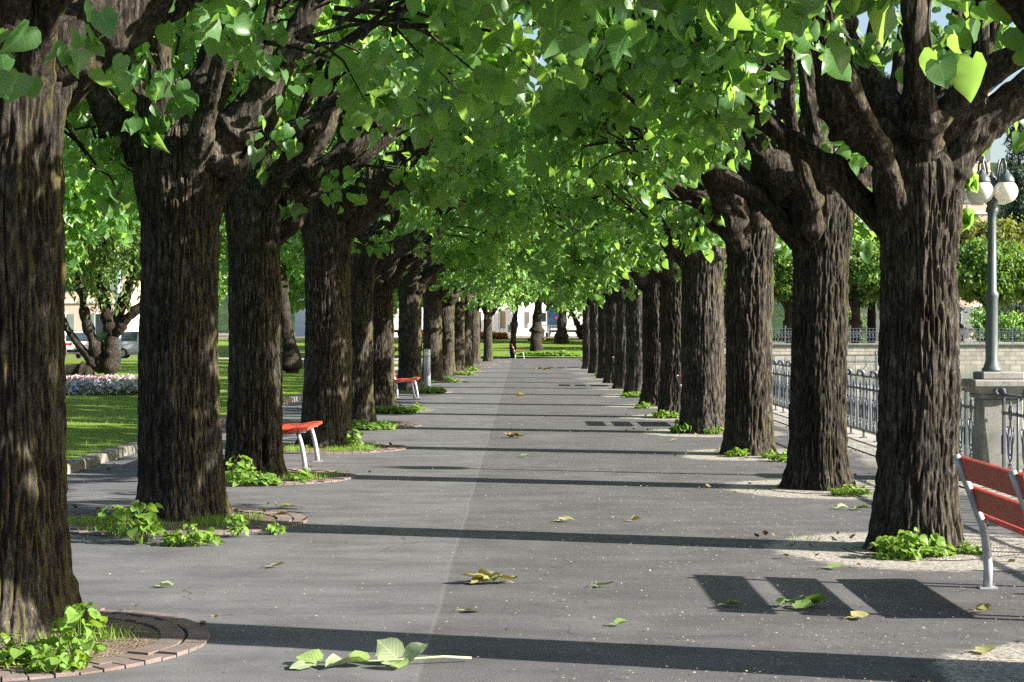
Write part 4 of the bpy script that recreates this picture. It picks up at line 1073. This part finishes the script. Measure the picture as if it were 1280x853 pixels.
def other_tree(name, label, loc, trunks, crowns, group=None, bark='bark_dark'):
    t = thing(name, label, 'tree', loc, 0, group)
    for k, (pts, r0, r1) in enumerate(trunks): link_mesh('trunk' if k == 0 else 'limb', limb_mesh('trunk', pts, r0, r1, hash(label) % 500 + k if False else 40 + k + len(label), 14, bark), t)
    for me in crowns: link_mesh('crown', me, t)
    return t
rg = np.random.default_rng(77)
mx_, my_ = gp(130, 470, .25)
other_tree('cherry_tree', 'multi stemmed ornamental tree with pale green drooping leaves on the left lawn', (mx_, my_, .25),
    [([(.15, 0, 0), (.2, 0, .6), (.25, .1, 1.3), (.55, .1, 2.2), (.9, .1, 3.4)], .27, .09), ([(.0, 0, .1), (-.25, 0, .8), (-.55, 0, 1.7), (-.8, .1, 2.8), (-1.3, .1, 4)], .17, .06),
     ([(-.1, -.1, .1), (-.6, 0, .7), (-1.1, 0, 1.4), (-1.7, 0, 2.5), (-2.2, 0, 3.6)], .14, .05), ([(.25, 0, 1.2), (.05, 0, 1.9), (-.1, 0, 2.8), (0, 0, 4)], .2, .06), ([(.3, 0, 1.2), (.75, -.1, 1.75), (1.3, -.1, 2.3), (1.9, 0, 3.2)], .17, .05), ([(-.3, -.1, 0), (-1.0, -.1, .12), (-1.8, -.1, .05)], .3, .12)],
    [blob_crown('crown', rg, (-.2, 0, 6.2), (4.6, 3.6, 4.3), 1150, 22, .19, 'leaf_orn', 'long', .9, .30, .5, 2.0)])
lx_, ly_ = gp(362, 468, .1)
other_tree('lawn_tree', 'dark leaning tree with forked trunk on the lawn between left trunks', (lx_, ly_, .1),
    [([(.05, 0, 0), (0, 0, .8), (-.15, 0, 1.8), (-.3, 0, 3.2), (-.3, 0, 4.5)], .30, .14), ([(.15, .1, .0), (.05, .1, 1), (-.35, .1, 2.2), (-.8, .1, 3.6)], .2, .08)],
    [blob_crown('crown', rg, (-.3, 0, 5.8), (3.4, 3.4, 2.7), 500, 20, .2, 'leaf', 'lo', .8, .3, .5, 3.2)])
me_bg = [blob_crown('crown', rg, (0, 0, 6.2), (4.2, 4.0, 3.9), 620, 20, .26, 'leaf', 'lo', .8, .3, .6, 2.4) for _ in range(2)]
me_far = [blob_crown('crown', rg, (0, 0, 6.0), (4.0, 4.0, 3.2), 560, 22, .24, 'leaf', 'lo', .8, .28, .6, 2.9) for _ in range(2)]
for k, (x, y, lab) in enumerate([(-16.6, 91, 'dense green tree at the edge of the lawn behind the second left trunk'), (-9.5, 84, 'broad green tree on the lawn behind the middle of the left row'),
                                 (-13.2, 46, 'leafy lawn tree showing between the third and fourth left limbs'), (-24, 92, 'green tree by the street left of the parked cars'), (-6.8, 95, 'green tree at the far end of the lawn')]):
    other_tree('garden_tree', lab, (x, y, .1), [([(0, 0, 0), (.05, 0, 1), (0, .05, 2.2), (.1, 0, 3.6), (0, 0, 5)], .22, .09)], [me_bg[k % 2]], 'trees on and behind the left lawn')
# trees closing the end of the avenue
me_end = [blob_crown('crown', rg, (0, 0, 9.0), (4.6, 4.4, 6.6), 700, 22, .27, 'leaf_far', 'lo', .8, .30, .6, 2.9) for _ in range(2)]
FAR = [(670, 443.5, .85, 'thick dark trunk behind the far red bench'), (701.5, 440.5, .85, 'straight dark trunk left of the white truck'), (733, 438.5, .85, 'dark forked trunk in front of the white truck')]
for k, (px, py, dia, lab) in enumerate(FAR):
    x, y = gp(px, py); z = float(ramp_h(x, y)); y2 = y
    for _ in range(8): z = float(ramp_h(0, y2)); x, y2 = gp(px, py, z)
    tr = [([(0, 0, -.1), (0, 0, .8), (.05, 0, 2), (.15, 0, 3.4), (.2, 0, 5)], dia / 2, .2)]
    if k == 2: tr.append(([(-.15, 0, .5), (-.4, 0, 1.2), (-.75, 0, 2.2), (-1.3, 0, 3.2), (-1.7, 0, 3.9)], .24, .14))
    other_tree('lime_tree', 'far tree closing the avenue, ' + lab, (x, y2, z), tr, [me_end[k % 2]], 'trees closing the end of the avenue')
x, y = gp(641, 448); other_tree('young_lime_tree', 'thin trunk standing right behind the farthest red bench', (x, y, 0), [([(0, 0, 0), (0, 0, .8), (.1, 0, 2), (.2, 0, 3.2), (.2, 0, 5)], .19, .11)], [me_far[1]], 'trees closing the end of the avenue')
for k, (x, y, lab) in enumerate([(-9, 118, 'leafy tree filling the left of the avenue end'), (-3.5, 150, 'thin dark tree behind the orange flowers'), (7.5, 104, 'leafy tree at the right of the avenue end'), (9.5, 135, 'leafy tree behind the metal pillar'), (2.5, 165, 'leafy tree behind the white truck'), (-5.0, 112, 'leafy tree above the end of the left row')]):
    other_tree('garden_tree', lab, (x, y, float(ramp_h(x, y))), [([(0, 0, 0), (.05, 0, 1.2), (0, .1, 2.6), (.1, 0, 5)], .22, .1)], [me_end[k % 2]], 'trees closing the end of the avenue')

# ------------------------------------------------------------------ flower beds
def bed(name, cx, cy_, a, b, z, parts, rng, label):
    L = []; mi = []
    for k, (mat, n, h, size, region) in enumerate(parts):
        ph = rng.uniform(0, 6.28, n); rr = np.sqrt(rng.uniform(region[0], region[1], n))
        p = np.stack([cx + a * rr * np.cos(ph), cy_ + b * rr * np.sin(ph), z + h * rng.random(n)], 1)
        q = leaves(p, rand_dir(n, rng) + np.array([0, 0, .8]), rand_dir(n, rng) + np.array([0, -.3, .5]), size * rng.uniform(.6, 1.3, n), rng.random(n), 'lo', rng=rng)
        L.append(q); mi.append(np.full(len(q[1]), k))
    v, f, l, t = join(L); o = link_mesh(name, np_mesh(name, v, f, l, [M[p[0]] for p in parts], np.concatenate(mi), t)); tag(o, label, 'flowers', kind='stuff')
bx, by = gp(112, 490, .25)
bed('silver_flower_bed', bx - 1.0, by + 2.2, 2.8, 2.6, .2, [('silver', 8000, .24, .10, (.45, 1.0)), ('pink', 2600, .27, .08, (0, .50)), ('weed', 1500, .22, .1, (0, .5))], rg, 'round bed of silver leaved plants round pink flowers on the left lawn')
bed('orange_flower_bed', -4.6, 146, 3.6, 1.6, .82, [('orange', 5000, .55, .16, (0, 1)), ('grass', 1500, .4, .16, (0, 1))], rg, 'long bed of orange flowers beyond the far lawn')
bed('orange_flower_edge', 2.2, 140, 1.6, .35, .75, [('orange', 300, .22, .12, (0, 1)), ('fall_y', 900, .2, .12, (0, 1))], rg, 'thin strip of yellow and orange flowers before the barriers')

# ------------------------------------------------------------------ barriers, sign, truck, buildings at the far end
def barrier_mesh():
    mb = MB(); mb.smooth = True
    mb.tube([(-1.1, 0, .05), (-1.1, 0, 1.05), (-1.05, 0, 1.1), (1.05, 0, 1.1), (1.1, 0, 1.05), (1.1, 0, .05)], .022, 6)
    mb.tube([(-1.1, 0, .2), (1.1, 0, .2)], .018, 6)
    for k in range(17): mb.tube([(-1.0 + k * .125, 0, .2), (-1.0 + k * .125, 0, 1.1)], .010, 5)
    for s in (-1, 1): mb.tube([(s * .9, -.3, .02), (s * .9, 0, .2), (s * .9, .3, .02)], .018, 6)
    return mb.mesh('crowd_barrier', M['steel'])
BMs = barrier_mesh()
for k in range(5):
    x = 0.6 + k * 2.3; o = link_mesh('crowd_barrier', BMs, None, (x, 155 + .2 * (k % 2), .9)); o.rotation_euler = (0, 0, random.uniform(-.06, .06))
    tag(o, ['leftmost', 'second', 'third', 'fourth', 'rightmost'][k] + ' grey steel crowd barrier in the row beyond the far lawn', 'barrier', 'crowd barriers beyond the far lawn')
sg = thing('notice_sign', 'small white notice on a post beside the far bench trunk', 'sign', (-.75, 152, .9))
mb = MB(); mb.tube([(0, 0, 0), (0, 0, 1.2)], .03, 8); mb.build('post', M['steel'], sg)
mb = MB(); mb.box((0, -.04, .85), (.55, .04, .6)); mb.build('board', M['sign_w'], sg)
mb = MB(); mb.box((0, -.064, .88), (.28, .006, .26)); mb.build('pictogram', M['bluepole'], sg)
def make_truck(label, loc, rz):
    t = thing('box_truck', label, 'truck', loc, rz)
    mb = MB(); mb.box((0, 0, 1.95), (5.2, 2.3, 2.5), 0, 1, .05); mb.build('cargo_box', M['white'], t)
    mb = MB(); mb.prism([(2.7, .5), (4.5, .5), (4.55, 1.25), (4.2, 1.5), (3.85, 2.35), (2.7, 2.4)], -1.05, 1.05, 'xz'); c = mb.build('cab', M['white'], t)
    mb = MB(); mb.prism([(2.95, 1.45), (3.95, 1.45), (3.68, 2.2), (2.95, 2.2)], -1.06, 1.06, 'xz'); mb.build('side_window', M['glass'], c)
    mb = MB(); mb.box((.6, 0, .6), (6.6, 1.6, .22)); mb.build('chassis', M['rubber'], t)
    for x in (-1.6, 3.5):
        for s in (-1, 1):
            mb = MB(); mb.smooth = True; mb.lathe([(.3, -.12), (.42, -.1), (.42, .1), (.3, .12)], (x, s * .95, .42), 20, 'y'); wv = mb.build('wheel', M['rubber'], t)
            mb = MB(); mb.lathe([(.2, s * .125 - .01), (.2, s * .125 + .01)], (x, s * .95, .42), 12, 'y'); mb.build('rim', M['steel'], wv)
    return t
make_truck('large white box truck parked beyond the far barriers', (5.2, 160, .9), math.pi)
make_truck('white truck glimpsed left of the thin far trunk', (-8.6, 160, .9), 0)
def building(name, label, loc, size, mats, storeys, bays, rz=0, shut=True, roofh=1.6, winw=1.0):
    L, D, H = size; t = thing(name, label, 'building', loc, rz)
    mb = MB(); mb.box((0, 0, H / 2), (L, D, H)); mb.build('wall', M[mats[0]], t)
    mb = MB(); mb.box((0, 0, H + .12), (L + 1.0, D + 1.0, .24)); mb.prism([(-L / 2 - .5, H + .24), (L / 2 + .5, H + .24), (L / 2 - 2, H + .24 + roofh), (-L / 2 + 2, H + .24 + roofh)], -D / 2 - .5, D / 2 + .5, 'xz'); mb.build('roof', M[mats[1]], t)
    mb = MB()
    for s in range(1, storeys): mb.box((0, -D / 2 - .05, s * H / storeys), (L + .1, .1, .18))
    mb.build('string_course', M['plaster_w'], t)
    for s in range(storeys):
        for b in range(bays):
            x = -L / 2 + (b + .5) * L / bays; z = (s + .5) * H / storeys
            hh = H / storeys * .52
            f = MB(); f.box((x, -D / 2 - .03, z), (winw + .24, .08, hh + .24)); fo = f.build('window', M['plaster_w'], t)
            f = MB(); f.box((x, -D / 2 - .075, z), (winw, .03, hh)); f.build('pane', M['glass'], fo)
            if shut:
                for q in (-1, 1):
                    f = MB(); f.box((x + q * (winw * .75 + .14), -D / 2 - .06, z), (winw * .5, .06, hh)); f.build('shutter', M['shutter'], fo)
    return t
building('hotel_building', 'tall pale plastered building closing the view beyond the avenue', (2, 225, .9), (60, 14, 15), ('plaster_w', 'shutter'), 4, 17, rz=R(38), shut=False, winw=.8)
building('town_house', 'pinkish orange house behind the parked cars at left', (-35.5, 140, 0), (13, 10, 11), ('plaster_p', 'roof'), 3, 4)
building('lakeside_house', 'pink house rising behind the trees across the water', (46.3, 195, .7), (4.6, 9, 26), ('plaster_p', 'roof'), 6, 2)
building('quay_pavilion', 'low white house front under the trees on the far quay', (29, 150, .7), (8, 8, 3.4), ('plaster_w', 'shutter'), 1, 3, rz=R(38), roofh=.5)
for k, hx in enumerate((14.5, 22.5, 36.5)):
    hq = link_mesh('hedge', blob_crown('hedge', np.random.default_rng(60 + k), (0, 0, 1.0), (4.6, 1.0, 1.5), 300, 20, .2, ('leaf', 'leaf_orn', 'leaf')[k], 'lo', .3, .22, .4), None, (hx, 139, .7)); tag(hq, ('left dark', 'middle pale', 'right dark')[k] + ' green hedge under the clipped trees across the water', 'hedge', 'hedges on the far quay')
bd = thing('display_board', 'blue display board standing before the white truck', 'board', (2.85, 157.4, .9))
mb = MB(); mb.box((-.4, .1, 1.2), (.08, .08, 2.4)); mb.box((.4, .1, 1.2), (.08, .08, 2.4)); mb.build('post', M['steel'], bd)
mb = MB(); mb.box((0, 0, 1.75), (.95, .06, 1.8)); mb.build('panel', M['poster'], bd)
mb = MB(); mb.box((.22, -.04, 1.75), (.2, .02, .16)); mb.build('red_patch', M['awning'], bd)

# ------------------------------------------------------------------ parked cars and street lamp at left
def make_car(label, loc, rz, paint):
    t = thing('parked_car', label, 'car', loc, rz, 'cars parked along the street')
    sec = [(-2.05, .35, .78, .78), (-2.0, .3, .98, .84), (-1.2, .26, 1.0, .88), (.9, .26, .98, .88), (1.7, .27, .86, .84), (2.05, .36, .66, .72)]
    vs = []; fs = []
    for x, zb, zt, hw in sec:
        vs += [(x, -hw * .93, zb), (x, -hw, zb + .15), (x, -hw, zt - .14), (x, -hw * .9, zt), (x, hw * .9, zt), (x, hw, zt - .14), (x, hw, zb + .15), (x, hw * .93, zb)]
    n = 8
    for i in range(len(sec) - 1):
        for j in range(n): fs.append((i * n + j, i * n + (j + 1) % n, (i + 1) * n + (j + 1) % n, (i + 1) * n + j))
    fs += [tuple(range(n)), tuple(reversed(range((len(sec) - 1) * n, len(sec) * n)))]
    mb = MB(); mb.smooth = False; mb.add(vs, fs); mb.build('body', paint, t)
    cab = [(-1.9, .97), (-1.45, 1.42), (-.9, 1.5), (.1, 1.49), (.95, .97)]
    def cabin(scale, yb, yt, x0=0):
        v = []
        for s in (-1, 1):
            for x, z in cab: v.append((x * scale + x0, s * (yb + (yt - yb) * (z - .97) / .53), .97 + (z - .97) * (1 if scale == 1 else 1)))
        m_ = len(cab); f = [tuple(range(m_)), tuple(reversed(range(m_, 2 * m_)))]
        for i in range(m_): f.append((i, (i + 1) % m_, m_ + (i + 1) % m_, m_ + i))
        return v, f
    mb = MB(); mb.add(*cabin(1, .80, .60)); c = mb.build('cabin', M['glass'], t)
    mb = MB(); mb.box((-.42, 0, 1.505), (1.15, 1.22, .05), 0, .95, .02)
    for s in (-1, 1):
        for (a, b) in (((-1.92, .97), (-1.42, 1.46)), ((-.45, .97), (-.4, 1.49)), ((.98, .97), (.08, 1.5))):
            mb.tube([(a[0], s * .80, a[1]), (b[0], s * .62, b[1])], .05, 6)
    mb.build('roof_frame', paint, c)
    for x in (-1.3, 1.3):
        for s in (-1, 1):
            mb = MB(); mb.smooth = True; mb.lathe([(.24, -.11), (.32, -.09), (.32, .09), (.24, .11)], (x, s * .80, .32), 20, 'y'); w_ = mb.build('wheel', M['rubber'], t)
            mb = MB(); mb.lathe([(.2, s * .115 - .008), (.19, s * .115 + .008)], (x, s * .80, .32), 14, 'y'); mb.build('rim', M['steel'], w_)
    for s in (-1, 1):
        mb = MB(); mb.box((-2.02, s * .62, .82), (.06, .32, .16), 0, 1, .02); mb.build('tail_light', M['redlamp'], t)
        mb = MB(); mb.box((1.98, s * .56, .62), (.14, .3, .12), 0, 1, .02); mb.build('headlight', M['white'], t)
        mb = MB(); mb.box((.62, s * .93, 1.0), (.12, .16, .12), 0, 1, .03); mb.build('mirror', paint, t)
    mb = MB(); mb.box((-2.06, 0, .46), (.1, 1.4, .16), 0, 1, .03); mb.build('bumper', M['rubber'], t)
    return t
make_car('white car with red tail lights parked behind the multi stemmed tree', (-25.2, 103, 0), R(118), M['white'])
make_car('silver car seen from the side right of the multi stemmed tree', (-20.9, 103, 0), R(6), M['silverpaint'])
make_car('pale car farther down the street, left of the others', (-31.5, 112, 0), R(5), M['silverpaint'])
lpst = thing('street_light', 'tall blue grey street light behind the multi stemmed tree', 'street light', (*gp(147, 466), 0.1))
mb = MB(); mb.smooth = True; mb.lathe([(.13, 0), (.12, 1), (.10, 4), (.08, 11.5)], (0, 0, 0), 14); mb.build('pole', M['bluepole'], lpst)
mb = MB(); mb.smooth = True; mb.tube([(0, 0, 9.2), (-.5, -.1, 9.35), (-1.1, -.2, 9.35)], .05, 8); a_ = mb.build('arm', M['bluepole'], lpst)
mb = MB(); mb.box((-1.35, -.22, 9.33), (.9, .3, .16), 0, .8, .04); mb.build('lamp_head', M['white'], a_)
hd = link_mesh('hedge', blob_crown('hedge', rg, (0, 0, .7), (9, .8, .9), 420, 22, .16, 'leaf_orn', 'lo', .3, .2, .35), None, (-30, 124, 0)); tag(hd, 'clipped hedge in front of the pink house behind the cars', 'hedge')

# ------------------------------------------------------------------ across the water
QY = 115.0
mb = MB(); mb.box((210, QY + .3, -.1), (402, .6, 1.6)); mb.box((9.3, QY + 30, -.1), (.6, 60, 1.6)); tag(mb.build('far_quay_wall', M['quaywall']), 'pale stone quay wall across the water', 'wall')
mb = MB(); mb.box((210, QY + .25, .74), (402, .8, .08)); mb.box((9.3, QY + 30.2, .74), (.8, 59.0, .08)); tag(mb.build('quay_coping', M['granite']), 'stone coping on top of the far quay wall', 'coping')
sheet('far_quay_pavement', [9.0, 60, 150, 410], [QY + .6, 130, 160, 260, 700], .70, 'paving')
mb = MB(); mb.box((0, 0, .5), (.04, .09, 1.0)); mb.lathe([(.05, .98), (.06, 1.03), (.02, 1.10)], (0, 0, 0), 8); PF = mb.mesh('post', M['iron'])
mb = MB()
for k in range(5):
    mb.ring((0, -.4 + k * .2, .5), .07, .16, .014, 'x', 10, 4); mb.tube([(0, -.5 + k * .2, .1), (0, -.5 + k * .2, .9)], .012, 4, cap=False)
SF = mb.mesh('scroll_panel', M['iron'])
railing('pale iron railing along the top of the far quay wall', (9.5, QY + .3), (42, QY + .3), .78, 'quay_railing', PF, SF, 1.0)
mq = [blob_crown('crown', rg, (0, 0, 4.8), (3.3, 2.8, 2.2), 380, 24, .24, 'leaf_far', 'lo', .8, .36, .55, 2.7) for _ in range(3)]
me_tall = [blob_crown('crown', rg, (0, 0, 8.0), (3.6, 3.4, 5.6), 620, 22, .28, 'leaf', 'lo', .7, .25, .6, 3.4) for _ in range(2)]
NQ = ['leftmost', 'second', 'third', 'fourth', 'fifth', 'rightmost']
for k, x in enumerate((13.4, 17.8, 22.2, 26.7, 31.1, 35.4)):
    other_tree('quay_tree', NQ[k] + ' clipped bright green tree on the far quay', (x, 122 + .3 * (k % 2), .7), [([(0, 0, 0), (0, 0, .8), (.04, 0, 1.8), (0, 0, 3.0), (0, 0, 4.6)], .36, .2), ([(0, 0, 2.2), (-.5, 0, 2.9), (-1.2, 0, 3.6)], .14, .06), ([(0, 0, 2.2), (.5, 0, 2.9), (1.2, 0, 3.6)], .14, .06)], [mq[k % 3]], 'clipped trees on the far quay')
for k, (x, y) in enumerate(((15.5, 131), (20.3, 130.5), (25, 131), (33.3, 130), (38, 131))):
    other_tree('quay_tree', ['first', 'second', 'third', 'fourth', 'last'][k] + ' from the left of the clipped trees in the back row across the water', (x, y, .7), [([(0, 0, 0), (0, 0, 1.5), (.04, 0, 3.0), (0, 0, 4.6)], .34, .2)], [mq[(k + 1) % 3]], 'clipped trees on the far quay')
for k, (x, y) in enumerate(((12.5, 142), (18.5, 146), (24.5, 143), (30.5, 147))):
    other_tree('garden_tree', ['leftmost', 'second', 'third', 'rightmost'][k] + ' of the tall dark green trees behind the far quay', (x, y, .7), [([(0, 0, 0), (0, 0, 2), (.1, 0, 4), (0, 0, 7)], .3, .15)], [me_tall[k % 2]], 'tall trees behind the far quay')
other_tree('yellow_tree', 'wide yellow green tree behind the clipped trees across the water', (40, 158, .7), [([(0, 0, 0), (0, 0, 2), (.1, 0, 4), (0, 0, 7)], .4, .2)], [blob_crown('crown', rg, (0, 0, 7.2), (6.5, 5, 3.9), 760, 24, .3, 'leaf_yellow', 'lo', .4, .25, .7, 3)])
def conifer(label, loc, h, r_):
    t = thing('conifer_tree', label, 'tree', loc, 0, 'dark conifers across the water')
    mb = MB(); mb.smooth = True; mb.lathe([(.4, 0), (.3, h * .3), (.1, h * .85), (.02, h * .99)], (0, 0, 0), 10); mb.build('trunk', M['bark_dark'], t)
    rng = np.random.default_rng(int(h * 10)); n = 420; z = rng.random(n) ** .8 * (h - 1.5) + 1.5; rr = r_ * (1 - z / h) * np.sqrt(rng.random(n)) + .1; a = rng.uniform(0, 6.28, n)
    v, f, l, tt = crown_leaves(np.stack([rr * np.cos(a), rr * np.sin(a), z], 1), 18, .6, .34, rng, 'long', (0, 0), .4); link_mesh('crown', np_mesh('crown', v, f, l, M['needle'], None, tt), t)
for k, (x, y, h, r_) in enumerate(((46.6, 172, 24, 4.6), (51.5, 178, 29, 5.5), (45.0, 166, 15, 3.4), (57, 170, 27, 5), (41.5, 184, 31, 5.5), (36.0, 182, 26, 5))):
    conifer(['tall dark conifer right of the pink house across the water', 'tallest dark conifer across the water', 'smaller dark conifer behind the yellow green tree', 'dark conifer at the picture edge across the water', 'tall dark conifer just left of the pink house across the water', 'dark conifer well left of the pink house across the water'][k], (x, y, .7), h, r_)
kx = thing('market_stall', 'small stall with red awning behind the far quay railing', 'stall', (22.6 + 6.2, 127, .7))
mb = MB(); mb.box((0, 0, .5), (1.6, .8, 1.0)); mb.build('counter', M['white'], kx)
mb = MB(); mb.prism([(-1.1, 1.35), (1.1, 1.35), (.9, 1.5), (-.9, 1.5)], -.7, .7, 'xz'); mb.build('awning', M['awning'], kx)
mb = MB()
for sx_ in (-1, 1):
    for sy_ in (-1, 1): mb.tube([(sx_ * .95, sy_ * .6, 0), (sx_ * .95, sy_ * .6, 1.38)], .03, 6)
mb.build('frame', M['steel'], kx)
make_car('white car parked behind the far quay railing', (30.2, 133, .7), R(180), M['white'])

# ------------------------------------------------------------------ hills
xs = np.linspace(-900, 1200, 60); ys = np.linspace(420, 1300, 24)
def hillf(X, Y):
    t = np.clip((Y - 430) / 500, 0, 1)
    return t * (45 + 70 * vnoise(X / 260 + 9, Y / 400 + 3, 1.5, 3) + 30 * vnoise(X / 60, Y / 60, 2, 4))
sheet('hills', xs, ys, -1.0, 'hill', hillf)
